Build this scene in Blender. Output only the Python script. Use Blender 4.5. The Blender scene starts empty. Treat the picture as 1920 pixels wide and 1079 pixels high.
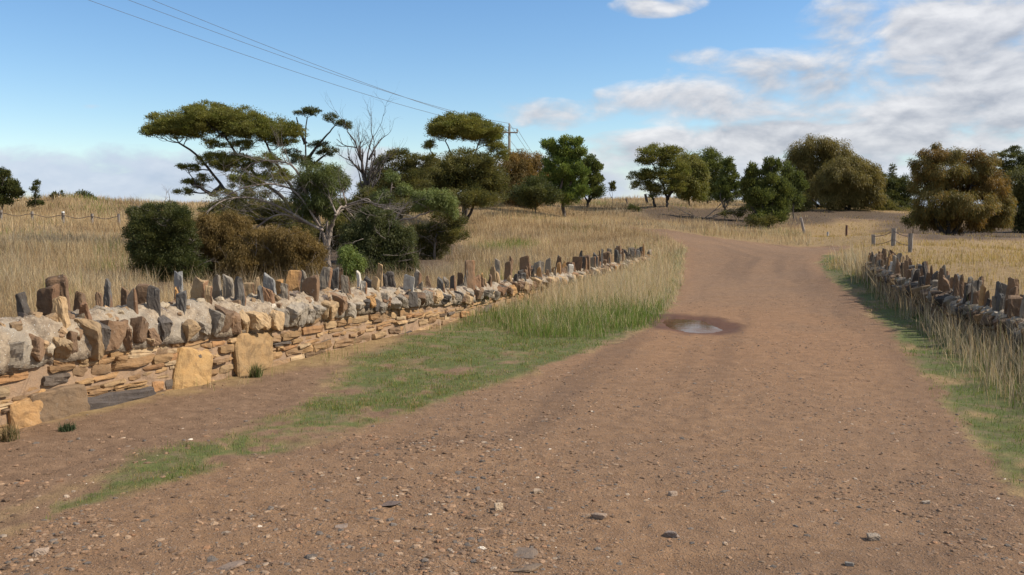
import bpy, math, random
import numpy as np
from mathutils import Vector

rng = np.random.default_rng(7)
random.seed(7)
scene = bpy.context.scene
COL = scene.collection

# ------------------------------------------------------------------ camera
F = 1700.0
CX, CY, HZ = 960.0, 539.5, 405.0
EYE = 1.7
PITCH = math.atan((CY - HZ) / F)
cp, sp_ = math.cos(PITCH), math.sin(PITCH)

def ray(px, py):
    u = (px - CX) / F; v = (CY - py) / F
    return np.array([u, cp + v * sp_, -sp_ + v * cp])

def W(px, py, Y):
    """world point seen at pixel (px,py) of the photograph at forward distance Y"""
    d = ray(px, py); t = Y / d[1]
    return np.array([d[0] * t, Y, EYE + d[2] * t])

def to_px(P):
    P = np.asarray(P, float)
    x, y, z = P[..., 0], P[..., 1], P[..., 2] - EYE
    f = y * cp - z * sp_; u = y * sp_ + z * cp
    return CX + F * x / f, CY - F * u / f

# ------------------------------------------------------------------ noise
def _hash(ix, iy, seed):
    h = (ix.astype(np.int64) * 374761393 + iy.astype(np.int64) * 668265263 + seed * 1442695041) & 0x7fffffff
    h = ((h ^ (h >> 13)) * 1274126177) & 0x7fffffff
    return ((h ^ (h >> 16)) & 0xffff) / 65535.0

def vnoise(x, y, seed=0):
    x = np.asarray(x, float); y = np.asarray(y, float)
    ix = np.floor(x); iy = np.floor(y); fx = x - ix; fy = y - iy
    fx = fx * fx * (3 - 2 * fx); fy = fy * fy * (3 - 2 * fy)
    a = _hash(ix, iy, seed); b = _hash(ix + 1, iy, seed)
    c = _hash(ix, iy + 1, seed); d = _hash(ix + 1, iy + 1, seed)
    return (a * (1 - fx) + b * fx) * (1 - fy) + (c * (1 - fx) + d * fx) * fy

def fbm(x, y, seed=0, oct=4):
    s = 0; a = .5; t = 0
    for i in range(oct):
        s = s + a * vnoise(x * 2 ** i, y * 2 ** i, seed + i * 17); t += a; a *= .5
    return s / t

def sstep(a, b, x):
    t = np.clip((np.asarray(x, float) - a) / (b - a), 0, 1)
    return t * t * (3 - 2 * t)

# ------------------------------------------------------------------ terrain (thin plate spline through surveyed points)
CTRL = [  # pixel x, pixel y, forward distance
 (0,560,14),(-300,560,14),(200,480,25),(-200,470,26),(100,420,40),(100,390,52),(230,390,56),(150,378,55),(20,390,52),(-250,392,52),(-500,395,50),
 (300,520,22),(450,510,26),(620,498,30),(760,490,28),(870,478,33),(820,500,26),
 (900,388,60),(950,437,42),(1000,408,53),(1060,405,58),(1150,380,75),(1100,386,68),(700,392,60),(500,392,60),(400,392,58),
 (1240,396,66),(1290,376,78),(1200,418,49),(1280,452,37),(1230,432,45),(1440,440,48),(1400,415,58),(1350,395,66),(1370,382,76),
 (1560,464,37),(1500,430,52),(1600,400,66),(1550,402,66),(1660,408,60),(1800,440,46),(1900,440,46),(1900,468,32),(2100,440,44),
 (1760,500,21),(1900,500,20),(2100,500,20),(1700,460,32),(1640,442,38),(1700,402,66),(1850,412,66),(2200,412,62),
]
pts = [W(*c) for c in CTRL]
for a in [(0,-12,0),(-12,-6,0),(12,-6,.1),(-12,6,.1),(-25,5,.4),(14,6,.35),(25,5,.6),(-45,30,1.2),(50,30,1.2),(-40,0,.6),(40,0,.8),
          (0,2,0),(0,5,0),(2,8,0),(-3,8,0),(-1,12,0),(2,14,-.01),(5,14,0),(5,20,0),(3,20,0),(7,26,.0),(5,27,0),(-3,12,0),(4,8,0),(5.2,10,.06),(6.5,15,.1),(8,20,.15),(0,17,0),(2,22,0),(4,30,.1),
          (0,95,2.4),(-40,90,2.2),(50,85,2.4),(-70,60,2.2),(80,60,2.2),(25,95,2.6),(-25,95,2.3)]:
    pts.append(np.array(a, float))
PTS = np.array(pts)

def _U(r2):
    return np.where(r2 > 1e-9, r2 * np.log(np.maximum(r2, 1e-9)), 0.0)
_n = len(PTS)
_S = 20.0
_xy = PTS[:, :2] / _S
_K = _U(((_xy[:, None] - _xy[None]) ** 2).sum(-1)) + np.eye(_n) * 0.004
_P = np.c_[np.ones(_n), _xy]
_A = np.block([[_K, _P], [_P.T, np.zeros((3, 3))]])
_sol = np.linalg.solve(_A, np.r_[PTS[:, 2], 0, 0, 0])

PUD = W(1296, 605, 14.4)[:2]

def hbase(x, y):
    x = np.asarray(x, float); y = np.asarray(y, float)
    sh = x.shape; x = x.ravel(); y = y.ravel()
    out = np.empty(x.size)
    for i in range(0, x.size, 60000):
        q = np.c_[x[i:i+60000], y[i:i+60000]] / _S
        r2 = ((q[:, None, :] - _xy[None]) ** 2).sum(-1)
        out[i:i+60000] = _U(r2) @ _sol[:_n] + _sol[_n] + q @ _sol[_n+1:]
    r = np.hypot(x, y)
    t = sstep(84, 112, r)
    out = np.clip(out, -.6, 4.2) * (1 - t) + 2.1 * t
    rl = sstep(34, 48, r) * (1 - t)
    out = out + rl * (.85 * (fbm(x * .085 + 3.1, y * .085, 201, 3) - .5) + .45 * (fbm(x * .27, y * .27, 203, 2) - .5)) * sstep(1.5, 5., np.abs(x - (.235 * y + .3)))
    for bx, by, bh, br in ((-26.2, 55., .42, 4.5), (-3., 64., .35, 7.), (12.5, 63., .35, 5.), (25., 70., .5, 8.)):
        out = out + bh * np.exp(-((x - bx) ** 2 + (y - by) ** 2) / br ** 2)
    # the wheel worn hollow that holds the puddle
    a, b = x - PUD[0], y - PUD[1]
    wob = .35 * (fbm(x * 1.3, y * 1.3, 5) - .5)
    q = np.hypot(a / .62, b / 1.25) + wob
    out = out - (.075 + .05 * (fbm(x * 2.6, y * 1.6, 7, 3) - .5)) * (1 - sstep(.25, 1.25, q))
    return out.reshape(sh)

def G(px, py):
    """ground point seen at a pixel"""
    d = ray(px, py)
    t = np.geomspace(2, 110, 500)
    X, Y, Z = d[0] * t, d[1] * t, EYE + d[2] * t
    below = Z < hbase(X, Y)
    i = int(np.argmax(below)) if below.any() else len(t) - 1
    return np.array([X[i], Y[i]])

def B(px, Y):
    X = (px - CX) / F * Y * 1.0
    # forward distance is measured along +Y; correct the small pitch term
    X = (px - CX) / F * (Y * cp + EYE * sp_ * .6)
    return np.array([X, Y, float(hbase(np.array([X]), np.array([Y]))[0])])

def sdist(poly, x, y):
    """signed distance to polygon, negative inside"""
    poly = np.asarray(poly, float); a = poly; b = np.roll(poly, -1, 0)
    x = np.asarray(x, float); y = np.asarray(y, float)
    d = np.full(x.shape, 1e9); ins = np.zeros(x.shape, bool)
    for (ax, ay), (bx, by) in zip(a, b):
        ex, ey = bx - ax, by - ay
        t = np.clip(((x - ax) * ex + (y - ay) * ey) / (ex * ex + ey * ey + 1e-12), 0, 1)
        d = np.minimum(d, np.hypot(x - ax - t * ex, y - ay - t * ey))
        c = ((ay > y) != (by > y))
        ins ^= c & (x < (bx - ax) * (y - ay) / (by - ay + 1e-12) + ax)
    return np.where(ins, -d, d)

def poly_px(l):
    return [G(*p) if len(p) == 2 else np.array(p[:2], float) for p in l]

ROAD_L = [(60,985),(250,922),(430,880),(640,815),(870,745),(1000,700),(1120,655),(1225,614),(1262,572),(1278,530),(1281,490),(1288,466),(1262,450),(1215,438),(1180,431)]
ROAD_F = [(1180,425),(1240,430),(1330,444),(1400,454),(1470,461),(1560,463),(1600,461)]
ROAD_R = [(1590,468),(1545,478),(1535,492),(1555,522),(1600,556),(1655,610),(1700,664),(1758,742),(1826,825),(1890,905),(2010,1079)]
road_poly = [np.array([-7, -6.]), np.array([-4.6, 2.6])] + poly_px(ROAD_L) + poly_px(ROAD_F) + poly_px(ROAD_R) + [np.array([3.2, -6.])]
soil_poly = [np.array([-6.2, 3.]), ] + poly_px([(-200,860),(0,812),(380,728),(560,690),(660,676),(640,705),(560,775),(430,815),(330,850),(180,905),(40,960)]) + [np.array([-4.7, 2.6])]
turf_poly = poly_px([(-60,1010),(60,985),(250,922),(430,880),(640,815),(870,745),(1000,700),(1120,655),(1225,614),(1262,572),(1180,560),(900,588),(760,640),(660,678),(640,705),(560,775),(430,812),(330,846),(180,905),(40,958)])
verge_poly = poly_px([(870,600),(1000,636),(1120,640),(1225,610),(1258,572),(1276,530),(1280,490),(1287,466)]) + [np.array([5.6, 33]), np.array([4.6, 31.5]), np.array([1.5, 21.3]), np.array([-.7, 15.])]
rverge_poly = poly_px(ROAD_R[1:-1]) + [np.array([4.5, 3.]), np.array([6.3, 6]), np.array([6.1, 10.5]), np.array([7.0, 15.5]), np.array([8.4, 20.5]), np.array([10.5, 27])]
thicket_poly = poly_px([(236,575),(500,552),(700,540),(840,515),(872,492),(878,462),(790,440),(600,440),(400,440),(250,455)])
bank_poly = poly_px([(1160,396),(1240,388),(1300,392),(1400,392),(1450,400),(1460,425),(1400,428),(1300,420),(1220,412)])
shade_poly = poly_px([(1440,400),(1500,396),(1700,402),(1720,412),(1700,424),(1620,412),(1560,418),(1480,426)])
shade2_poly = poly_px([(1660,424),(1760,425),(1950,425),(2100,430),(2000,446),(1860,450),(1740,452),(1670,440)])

# walls, in plan
def smooth_path(p, n=400, k=25):
    p = np.array(p, float)
    s = np.r_[0, np.cumsum(np.hypot(*np.diff(p, axis=0).T))]
    q = np.linspace(0, s[-1], n)
    P = np.c_[np.interp(q, s, p[:, 0]), np.interp(q, s, p[:, 1])]
    pad = np.r_[2 * P[0] - P[1:k+1][::-1], P, 2 * P[-1] - P[-k-1:-1][::-1]]
    ker = np.ones(2 * k + 1) / (2 * k + 1)
    return np.c_[np.convolve(pad[:, 0], ker, 'valid'), np.convolve(pad[:, 1], ker, 'valid')]
LWALL = smooth_path([(-5.75, 3.0), (-4.01, 7.1), (-.78, 14.8), (1.41, 21.), (4.9, 31.2)])
RWALL = smooth_path([(5.0, 4.5), (5.45, 7.5), (5.83, 10.5), (6.95, 16.3), (8.5, 21.8)])
lwx = lambda y: np.interp(y, LWALL[:, 1], LWALL[:, 0])
rwx = lambda y: np.interp(y, RWALL[:, 1], RWALL[:, 0])

# ------------------------------------------------------------------ mesh helpers
def mesh_from(name, V, faces, col=None, smooth=False, attrs=None):
    V = np.ascontiguousarray(V, dtype=np.float32)
    me = bpy.data.meshes.new(name)
    me.vertices.add(len(V)); me.vertices.foreach_set('co', V.ravel())
    lv = []; ls = []; off = 0
    for f in faces:
        f = np.asarray(f, dtype=np.int32)
        if f.size == 0: continue
        n, k = f.shape
        lv.append(f.ravel()); ls.append(off + np.arange(n, dtype=np.int32) * k); off += n * k
    lv = np.concatenate(lv); ls = np.concatenate(ls)
    me.loops.add(len(lv)); me.loops.foreach_set('vertex_index', lv)
    me.polygons.add(len(ls)); me.polygons.foreach_set('loop_start', ls)
    me.update(calc_edges=True)
    me.polygons.foreach_set('use_smooth', np.full(len(ls), bool(smooth)))
    A = dict(attrs or {})
    if col is not None: A['Col'] = col
    for k, c in A.items():
        c = np.asarray(c, np.float32)
        a = me.attributes.new(k, 'FLOAT_COLOR', 'POINT')
        rgba = np.ones((len(V), 4), np.float32); rgba[:, :3] = c
        a.data.foreach_set('color', rgba.ravel())
    return me

class MB:
    def __init__(self): self.v = []; self.t = []; self.q = []; self.c = []; self.n = 0
    def add(self, V, tris=None, quads=None, col=(.5, .5, .5)):
        V = np.asarray(V, float)
        if tris is not None and len(tris): self.t.append(np.asarray(tris) + self.n)
        if quads is not None and len(quads): self.q.append(np.asarray(quads) + self.n)
        col = np.asarray(col, float)
        if col.ndim == 1: col = np.tile(col, (len(V), 1))
        self.v.append(V); self.c.append(col); self.n += len(V)
    def mesh(self, name, origin=(0, 0, 0), smooth=False):
        f = []
        if self.t: f.append(np.concatenate(self.t))
        if self.q: f.append(np.concatenate(self.q))
        return mesh_from(name, np.concatenate(self.v) - np.asarray(origin), f, np.concatenate(self.c), smooth)

def link(name, me, mat, parent=None, loc=(0, 0, 0)):
    o = bpy.data.objects.new(name, me); COL.objects.link(o)
    if mat: me.materials.append(mat)
    o.location = loc
    if parent: o.parent = parent
    return o
def thing(name, label, cat, loc, group=None):
    o = bpy.data.objects.new(name, None); COL.objects.link(o); o.location = loc; o.empty_display_size = .3
    return tag(o, label, cat, group)
def tag(o, label=None, cat=None, group=None, kind=None):
    if label: o['label'] = label
    if cat: o['category'] = cat
    if group: o['group'] = group
    if kind: o['kind'] = kind
    return o

def tube(mb, path, rad, sides=6, col=(.2, .15, .1)):
    path = np.asarray(path, float); rad = np.broadcast_to(np.asarray(rad, float), (len(path),))
    T = np.gradient(path, axis=0); T /= np.linalg.norm(T, axis=1)[:, None] + 1e-9
    ref = np.array([0, 0, 1.]) if abs(T[0, 2]) < .8 else np.array([1., 0, 0])
    A = np.cross(T, ref); A /= np.linalg.norm(A, axis=1)[:, None] + 1e-9
    Bn = np.cross(T, A)
    an = np.linspace(0, 2 * np.pi, sides, endpoint=False)
    V = path[:, None] + rad[:, None, None] * (np.cos(an)[None, :, None] * A[:, None] + np.sin(an)[None, :, None] * Bn[:, None])
    k = len(path)
    i = np.arange(k - 1)[:, None] * sides; j = np.arange(sides)[None]
    q = np.stack([i + j, i + (j + 1) % sides, i + sides + (j + 1) % sides, i + sides + j], -1).reshape(-1, 4)
    V = V.reshape(-1, 3); n = len(V)
    V = np.r_[V, path[:1], path[-1:]]
    jj = np.arange(sides)
    tr = np.r_[np.c_[np.full(sides, n), (jj + 1) % sides, jj], np.c_[np.full(sides, n + 1), n - sides + jj, n - sides + (jj + 1) % sides]]
    mb.add(V, tr, q, col)

def bend(p, q, n=6, amp=.1, r=rng):
    p = np.asarray(p, float); q = np.asarray(q, float)
    t = np.linspace(0, 1, n)[:, None]
    L = np.linalg.norm(q - p)
    w = r.normal(0, amp * L, 3) * 1.0
    w2 = r.normal(0, amp * L * .5, 3)
    return p + (q - p) * t + np.sin(np.pi * t) * w + np.sin(2 * np.pi * t) * w2

# rock template: a cube cut n x n on each side
def cube_template(n):
    V = {}; verts = []; faces = []
    def vid(p):
        k = tuple(np.round(p, 6))
        if k not in V: V[k] = len(verts); verts.append(p)
        return V[k]
    g = np.linspace(-1, 1, n + 1)
    for ax in range(3):
        for sgn in (-1, 1):
            u, w = (ax + 1) % 3, (ax + 2) % 3
            for i in range(n):
                for j in range(n):
                    f = []
                    for di, dj in ((0, 0), (1, 0), (1, 1), (0, 1)):
                        p = np.zeros(3); p[ax] = sgn; p[u] = g[i + di]; p[w] = g[j + dj]
                        f.append(vid(p))
                    faces.append(f if sgn > 0 else f[::-1])
    return np.array(verts), np.array(faces)
CV3, CF3 = cube_template(3)
CV4, CF4 = cube_template(4)
CV7, CF7 = cube_template(7)
CORN = np.array([[a, b, c] for a in (-1, 1) for b in (-1, 1) for c in (-1, 1)], float)

def rock(dims, jit=.15, k=8, rough=.02, top=None, tmpl=3, r=rng):
    V, Fc = {3: (CV3, CF3), 4: (CV4, CF4), 7: (CV7, CF7)}[tmpl]
    p = V / ((np.abs(V) ** k).sum(1) ** (1 / k))[:, None]
    cj = r.normal(0, jit, (8, 3))
    if top is not None: cj = cj + top
    w = np.prod(1 + p[:, None] * CORN[None], -1) / 8.0
    p = p + w @ cj
    p = p * (np.asarray(dims) / 2)
    if tmpl == 7:   # chipped, bedded faces
        mn = np.min(dims)
        for f, a in ((9, .10), (17, .07), (34, .05), (60, .03)):
            for _ in range(2):
                k_ = r.normal(0, 1, 3) * f * np.array([1, 1, 1.3]); ph = r.uniform(0, 6.28)
                dv = r.normal(0, 1, 3); dv /= np.linalg.norm(dv)
                p = p + (np.sin(p @ k_ + ph)[:, None] * dv) * a * min(mn, .09)
        p = p + r.normal(0, 1, p.shape) * min(mn, .08) * .03
        return p, Fc
    p = p + r.normal(0, rough, p.shape) * np.mean(dims) * .5
    return p, Fc

def place(p, loc, yaw=0, tilt=0, roll=0):
    cy, sy = math.cos(yaw), math.sin(yaw)
    Rz = np.array([[cy, -sy, 0], [sy, cy, 0], [0, 0, 1]])
    ct, st = math.cos(tilt), math.sin(tilt)
    Rx = np.array([[1, 0, 0], [0, ct, -st], [0, st, ct]])
    cr, sr = math.cos(roll), math.sin(roll)
    Ry = np.array([[cr, 0, sr], [0, 1, 0], [-sr, 0, cr]])
    return p @ (Rz @ Rx @ Ry).T + np.asarray(loc)

# ------------------------------------------------------------------ materials
def new_mat(name):
    m = bpy.data.materials.new(name); m.use_nodes = True
    nt = m.node_tree
    return m, nt, nt.nodes['Principled BSDF'], nt.nodes['Material Output']
class NT:
    def __init__(s, nt): s.nt = nt
    def n(s, t, **kw):
        nd = s.nt.nodes.new(t)
        for k, v in kw.items(): setattr(nd, k, v)
        return nd
    def l(s, a, b): s.nt.links.new(a, b)
    def val(s, sock, v):
        if isinstance(v, bpy.types.NodeSocket): s.l(v, sock)
        else: sock.default_value = v
    def m(s, op, a, b=0.0, c=0.0, clamp=False):
        nd = s.n('ShaderNodeMath', operation=op); nd.use_clamp = clamp
        s.val(nd.inputs[0], a); s.val(nd.inputs[1], b); s.val(nd.inputs[2], c)
        return nd.outputs[0]
    def attr(s, name):
        return s.n('ShaderNodeAttribute', attribute_name=name)
    def noise(s, vec, scale, detail=4, rough=.55, dist=0):
        nd = s.n('ShaderNodeTexNoise'); nd.inputs['Scale'].default_value = scale
        nd.inputs['Detail'].default_value = detail; nd.inputs['Roughness'].default_value = rough
        nd.inputs['Distortion'].default_value = dist
        if vec is not None: s.l(vec, nd.inputs['Vector'])
        return nd.outputs['Fac']
    def ramp(s, fac, stops):
        nd = s.n('ShaderNodeValToRGB'); e = nd.color_ramp.elements
        while len(e) < len(stops): e.new(.5)
        for el, (p, c) in zip(e, stops):
            el.position = p; el.color = (*c, 1) if len(c) == 3 else c
        s.l(fac, nd.inputs[0]); return nd.outputs[0]
    def mix(s, fac, a, b, mode='MIX'):
        nd = s.n('ShaderNodeMix', data_type='RGBA', blend_type=mode); nd.clamp_factor = True
        s.val(nd.inputs[0], fac)
        for sock, v in ((nd.inputs[6], a), (nd.inputs[7], b)):
            if isinstance(v, bpy.types.NodeSocket): s.l(v, sock)
            else: sock.default_value = (*v, 1)
        return nd.outputs[2]
    def maprange(s, v, a, b, c=0, d=1):
        nd = s.n('ShaderNodeMapRange'); nd.interpolation_type = 'SMOOTHSTEP'
        s.l(v, nd.inputs[0])
        for i, x in enumerate((a, b, c, d)): nd.inputs[i + 1].default_value = x
        return nd.outputs[0]
    def bump(s, h, strength, dist, normal=None):
        nd = s.n('ShaderNodeBump'); nd.inputs['Strength'].default_value = strength
        nd.inputs['Distance'].default_value = dist; s.l(h, nd.inputs['Height'])
        if normal is not None: s.l(normal, nd.inputs['Normal'])
        return nd.outputs[0]

def stone_mat(name, scale=1., lichen=.35, rough=.9):
    m, nt, bs, out = new_mat(name); T = NT(nt)
    geo = T.n('ShaderNodeNewGeometry').outputs['Position']
    c = T.attr('Col').outputs['Color']
    n1 = T.noise(geo, 9 * scale, 6, .65); n2 = T.noise(geo, 55 * scale, 4, .6); n3 = T.noise(geo, 4 * scale, 3, .5, 1.5)
    c = T.mix(T.maprange(n1, .35, .75, 0, .55), c, T.mix(1., c, (1.35, 1.22, 1.02), 'MULTIPLY'))
    c = T.mix(T.maprange(n3, .5, .68, 0, .6), c, T.mix(1., c, (.5, .47, .46), 'MULTIPLY'))
    c = T.mix(T.maprange(n2, .52, .72, 0, .5), c, T.mix(1., c, (.55, .52, .5), 'MULTIPLY'))
    ln = T.noise(geo, 22 * scale, 5, .7, .6)
    c = T.mix(T.maprange(ln, .62, .7, 0, lichen), c, (.42, .41, .36))
    T.l(c, bs.inputs['Base Color']); bs.inputs['Roughness'].default_value = rough
    h = T.m('ADD', T.m('MULTIPLY', n1, 1.0), T.m('MULTIPLY', n2, .4))
    T.l(T.bump(h, .7, .018), bs.inputs['Normal'])
    return m
M = {}
M['stone'] = stone_mat('weathered_stone')
M['face'] = stone_mat('sandstone_face', 1.5, .18)
M['pebble'] = stone_mat('pebble', 2., .0)

def mortar_mat():
    m, nt, bs, out = new_mat('shell_mortar'); T = NT(nt)
    geo = T.n('ShaderNodeNewGeometry').outputs['Position']
    v = T.n('ShaderNodeTexVoronoi'); v.inputs['Scale'].default_value = 60; T.l(geo, v.inputs['Vector'])
    n1 = T.noise(geo, 14, 6, .65); n2 = T.noise(geo, 90, 3, .6); n3 = T.noise(geo, 2.2, 3)
    c = T.mix(T.maprange(n1, .3, .7), (.165, .118, .076), (.36, .28, .192))
    c = T.mix(T.maprange(n3, .45, .65, 0, .5), c, (.30, .27, .22))
    c = T.mix(T.maprange(n2, .5, .75, 0, .5), c, (.16, .13, .1))
    sep = T.n('ShaderNodeSeparateColor'); T.l(v.outputs['Color'], sep.inputs[0])
    near = T.maprange(v.outputs['Distance'], .28, .12)
    shell = T.m('MULTIPLY', T.m('GREATER_THAN', sep.outputs[0], .72), near)
    c = T.mix(T.m('MULTIPLY', shell, .9), c, (.8, .76, .68))
    T.l(c, bs.inputs['Base Color']); bs.inputs['Roughness'].default_value = .9
    h = T.m('ADD', n1, T.m('ADD', T.m('MULTIPLY', n2, .5), T.m('MULTIPLY', shell, .4)))
    T.l(T.bump(h, .9, .02), bs.inputs['Normal'])
    return m
M['mortar'] = mortar_mat()

def leaf_mat(name, trans=.38, rough=.6, tint=(1.15, 1.1, .75)):
    m, nt, bs, out = new_mat(name); T = NT(nt)
    c = T.attr('Col').outputs['Color']
    T.l(c, bs.inputs['Base Color']); bs.inputs['Roughness'].default_value = rough
    bs.inputs['Specular IOR Level'].default_value = .25
    tr = T.n('ShaderNodeBsdfTranslucent'); T.l(T.mix(1., c, tint, 'MULTIPLY'), tr.inputs['Color'])
    mx = T.n('ShaderNodeMixShader'); mx.inputs[0].default_value = trans
    T.l(bs.outputs[0], mx.inputs[1]); T.l(tr.outputs[0], mx.inputs[2]); T.l(mx.outputs[0], out.inputs['Surface'])
    return m
M['leaf'] = leaf_mat('foliage')
M['grass'] = leaf_mat('grass_blade', .42, .7, (1., 1., .92))

def bark_mat(name='bark', sc=1.):
    m, nt, bs, out = new_mat(name); T = NT(nt)
    geo = T.n('ShaderNodeNewGeometry').outputs['Position']
    mp = T.n('ShaderNodeMapping'); mp.inputs['Scale'].default_value = (1, 1, .25); T.l(geo, mp.inputs['Vector'])
    c = T.attr('Col').outputs['Color']
    n1 = T.noise(mp.outputs[0], 14 * sc, 5, .65); n2 = T.noise(geo, 3 * sc, 3)
    c = T.mix(T.maprange(n1, .4, .65, 0, .7), c, T.mix(1., c, (.45, .42, .4), 'MULTIPLY'))
    c = T.mix(T.maprange(n2, .45, .65, 0, .4), c, T.mix(1., c, (1.25, 1.2, 1.15), 'MULTIPLY'))
    T.l(c, bs.inputs['Base Color']); bs.inputs['Roughness'].default_value = .85
    T.l(T.bump(n1, .6, .02), bs.inputs['Normal'])
    return m
M['bark'] = bark_mat()

def plain_mat(name, col, rough=.6, metal=0., scale=30):
    m, nt, bs, out = new_mat(name); T = NT(nt)
    geo = T.n('ShaderNodeNewGeometry').outputs['Position']
    n = T.noise(geo, scale, 4, .6)
    c = T.mix(T.maprange(n, .35, .7), tuple(.7 * x for x in col), tuple(min(1, 1.2 * x) for x in col))
    T.l(c, bs.inputs['Base Color']); bs.inputs['Roughness'].default_value = rough; bs.inputs['Metallic'].default_value = metal
    return m
M['wire'] = plain_mat('power_wire', (.10, .11, .13), .5)
M['insul'] = plain_mat('porcelain', (.35, .33, .3), .3)
M['rust'] = plain_mat('rusty_iron', (.10, .045, .03), .8)
M['fwire'] = plain_mat('fence_wire', (.13, .08, .06), .7)
M['wpaint'] = plain_mat('white_paint', (.75, .75, .72), .6)

def ground_mat():
    m, nt, bs, out = new_mat('ground_cover'); T = NT(nt)
    geo = T.n('ShaderNodeNewGeometry').outputs['Position']
    a1 = T.n('ShaderNodeSeparateColor'); T.l(T.attr('MaskA').outputs['Color'], a1.inputs[0])
    a2 = T.n('ShaderNodeSeparateColor'); T.l(T.attr('MaskB').outputs['Color'], a2.inputs[0])
    road, green, soil = a1.outputs[0], a1.outputs[1], a1.outputs[2]
    wet, red, stripe = a2.outputs[0], a2.outputs[1], a2.outputs[2]
    nb = T.noise(geo, .9, 4, .6); nm = T.noise(geo, 7, 6, .65, .4); nf = T.noise(geo, 60, 5, .7)
    nff = T.noise(geo, 210, 3, .7)
    # gravel road
    cr = T.ramp(nm, [(.2, (.113, .062, .032)), (.5, (.202, .116, .060)), (.8, (.285, .173, .096))])
    cr = T.mix(T.maprange(nb, .35, .7, 0, .55), cr, (.175, .105, .06))
    cr = T.mix(T.m('MULTIPLY', red, .75), cr, T.ramp(nm, [(.25, (.19, .096, .043)), (.75, (.295, .16, .076))]))
    vo = T.n('ShaderNodeTexVoronoi'); vo.inputs['Scale'].default_value = 75; T.l(geo, vo.inputs['Vector'])
    vs = T.n('ShaderNodeSeparateColor'); T.l(vo.outputs['Color'], vs.inputs[0])
    pc = T.ramp(vs.outputs[0], [(0., (.06, .055, .055)), (.3, (.15, .095, .065)), (.62, (.25, .17, .115)), (.88, (.34, .24, .17)), (1., (.20, .19, .185))])
    pm = T.m('MULTIPLY', T.maprange(vo.outputs['Distance'], .5, .3), T.m('GREATER_THAN', vs.outputs[1], .45))
    cr = T.mix(T.m('MULTIPLY', pm, .6), cr, pc)
    cr = T.mix(T.maprange(nf, .55, .75, 0, .55), cr, (.075, .05, .04))
    cr = T.mix(T.maprange(nff, .62, .78, 0, .5), cr, (.40, .29, .20))
    cr = T.mix(T.m('MULTIPLY', stripe, .42), cr, T.mix(1., cr, (.62, .62, .62), 'MULTIPLY'))
    cr = T.mix(T.m('MULTIPLY', T.m('SUBTRACT', 1., stripe), .35), cr, T.mix(1., cr, (1.22, 1.2, 1.12), 'MULTIPLY'))
    # bare soil beside the wall
    cs = T.ramp(nm, [(.2, (.11, .062, .034)), (.5, (.185, .110, .062)), (.8, (.26, .162, .095))])
    cs = T.mix(T.maprange(nf, .55, .75, 0, .5), cs, (.07, .04, .03))
    cs = T.mix(T.maprange(nff, .62, .74, 0, .75), cs, (.42, .33, .24))
    # dry paddock
    cd = T.ramp(nm, [(.2, (.16, .10, .045)), (.55, (.27, .18, .082)), (.85, (.35, .25, .12))])
    # turf soil
    cg = T.ramp(nm, [(.25, (.09, .075, .028)), (.55, (.095, .112, .028)), (.8, (.18, .14, .06))])
    c = T.mix(soil, cd, cs)
    c = T.mix(T.m('MULTIPLY', stripe, .92), c, T.ramp(nm, [(.2, (.045, .03, .018)), (.55, (.085, .056, .032)), (.85, (.15, .10, .055))]))  # dark leaf litter, with shade under trees and thicket painted into its colour
    cg = T.mix(T.maprange(T.noise(geo, 3.2, 5, .7), .48, .62, 0, .8), cg, T.ramp(nf, [(.3, (.12, .085, .045)), (.7, (.21, .155, .085))]))
    c = T.mix(green, c, cg); c = T.mix(road, c, cr)
    c = T.mix(T.m('MULTIPLY', wet, .95), c, T.mix(1., c, (.40, .30, .24), 'MULTIPLY'))
    T.l(c, bs.inputs['Base Color'])
    T.l(T.m('SUBTRACT', .95, T.m('MULTIPLY', wet, .2)), bs.inputs['Roughness'])
    bs.inputs['Specular IOR Level'].default_value = .3
    h = T.m('ADD', T.m('MULTIPLY', nm, .9), T.m('ADD', T.m('MULTIPLY', nf, .45), T.m('MULTIPLY', pm, .22)))
    h = T.m('MULTIPLY', h, T.m('SUBTRACT', 1., T.m('MULTIPLY', wet, .8)))
    T.l(T.bump(h, .8, .03), bs.inputs['Normal'])
    return m
M['ground'] = ground_mat()

# ------------------------------------------------------------------ ground sheet, split into road / bare earth / paddock
def masks(x, y):
    n = fbm(x * 2.2, y * 2.2, 11) - .5; n2 = fbm(x * 7, y * 7, 23, 3) - .5
    wob = n * .55 + n2 * .28
    near = sstep(30, 12, np.hypot(x, y))
    dr = sdist(road_poly, x, y); ds = sdist(soil_poly, x, y); dt = sdist(turf_poly, x, y)
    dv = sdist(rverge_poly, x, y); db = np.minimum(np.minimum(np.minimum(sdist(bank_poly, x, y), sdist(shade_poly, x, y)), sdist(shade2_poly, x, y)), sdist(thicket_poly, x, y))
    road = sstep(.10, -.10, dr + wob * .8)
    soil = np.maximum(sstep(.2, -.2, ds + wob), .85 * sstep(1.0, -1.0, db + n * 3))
    dens = fbm(x * 1.7 + 4, y * 1.7, 31, 4)
    east = sstep(-2.5, -1.0, x)
    green = sstep(.2, -.15, dt + wob) * sstep(.47 - .27 * east, .58 - .2 * east, dens + .4 * n2)
    soil = np.maximum(soil, sstep(.3, -.1, dt + wob) * (1 - green))
    gv = sstep(.25, -.1, dv + wob) * sstep(.36, .6, fbm(x * 1.5, y * 1.5, 77) + .14 + .3 * n2)
    green = np.maximum(green, gv)
    green = np.maximum(green, .8 * sstep(.3, -.2, sdist(verge_poly, x, y)))
    return dict(road=road, soil=soil, green=green, dr=dr, ds=ds, dt=dt, dv=dv, db=db)

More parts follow.
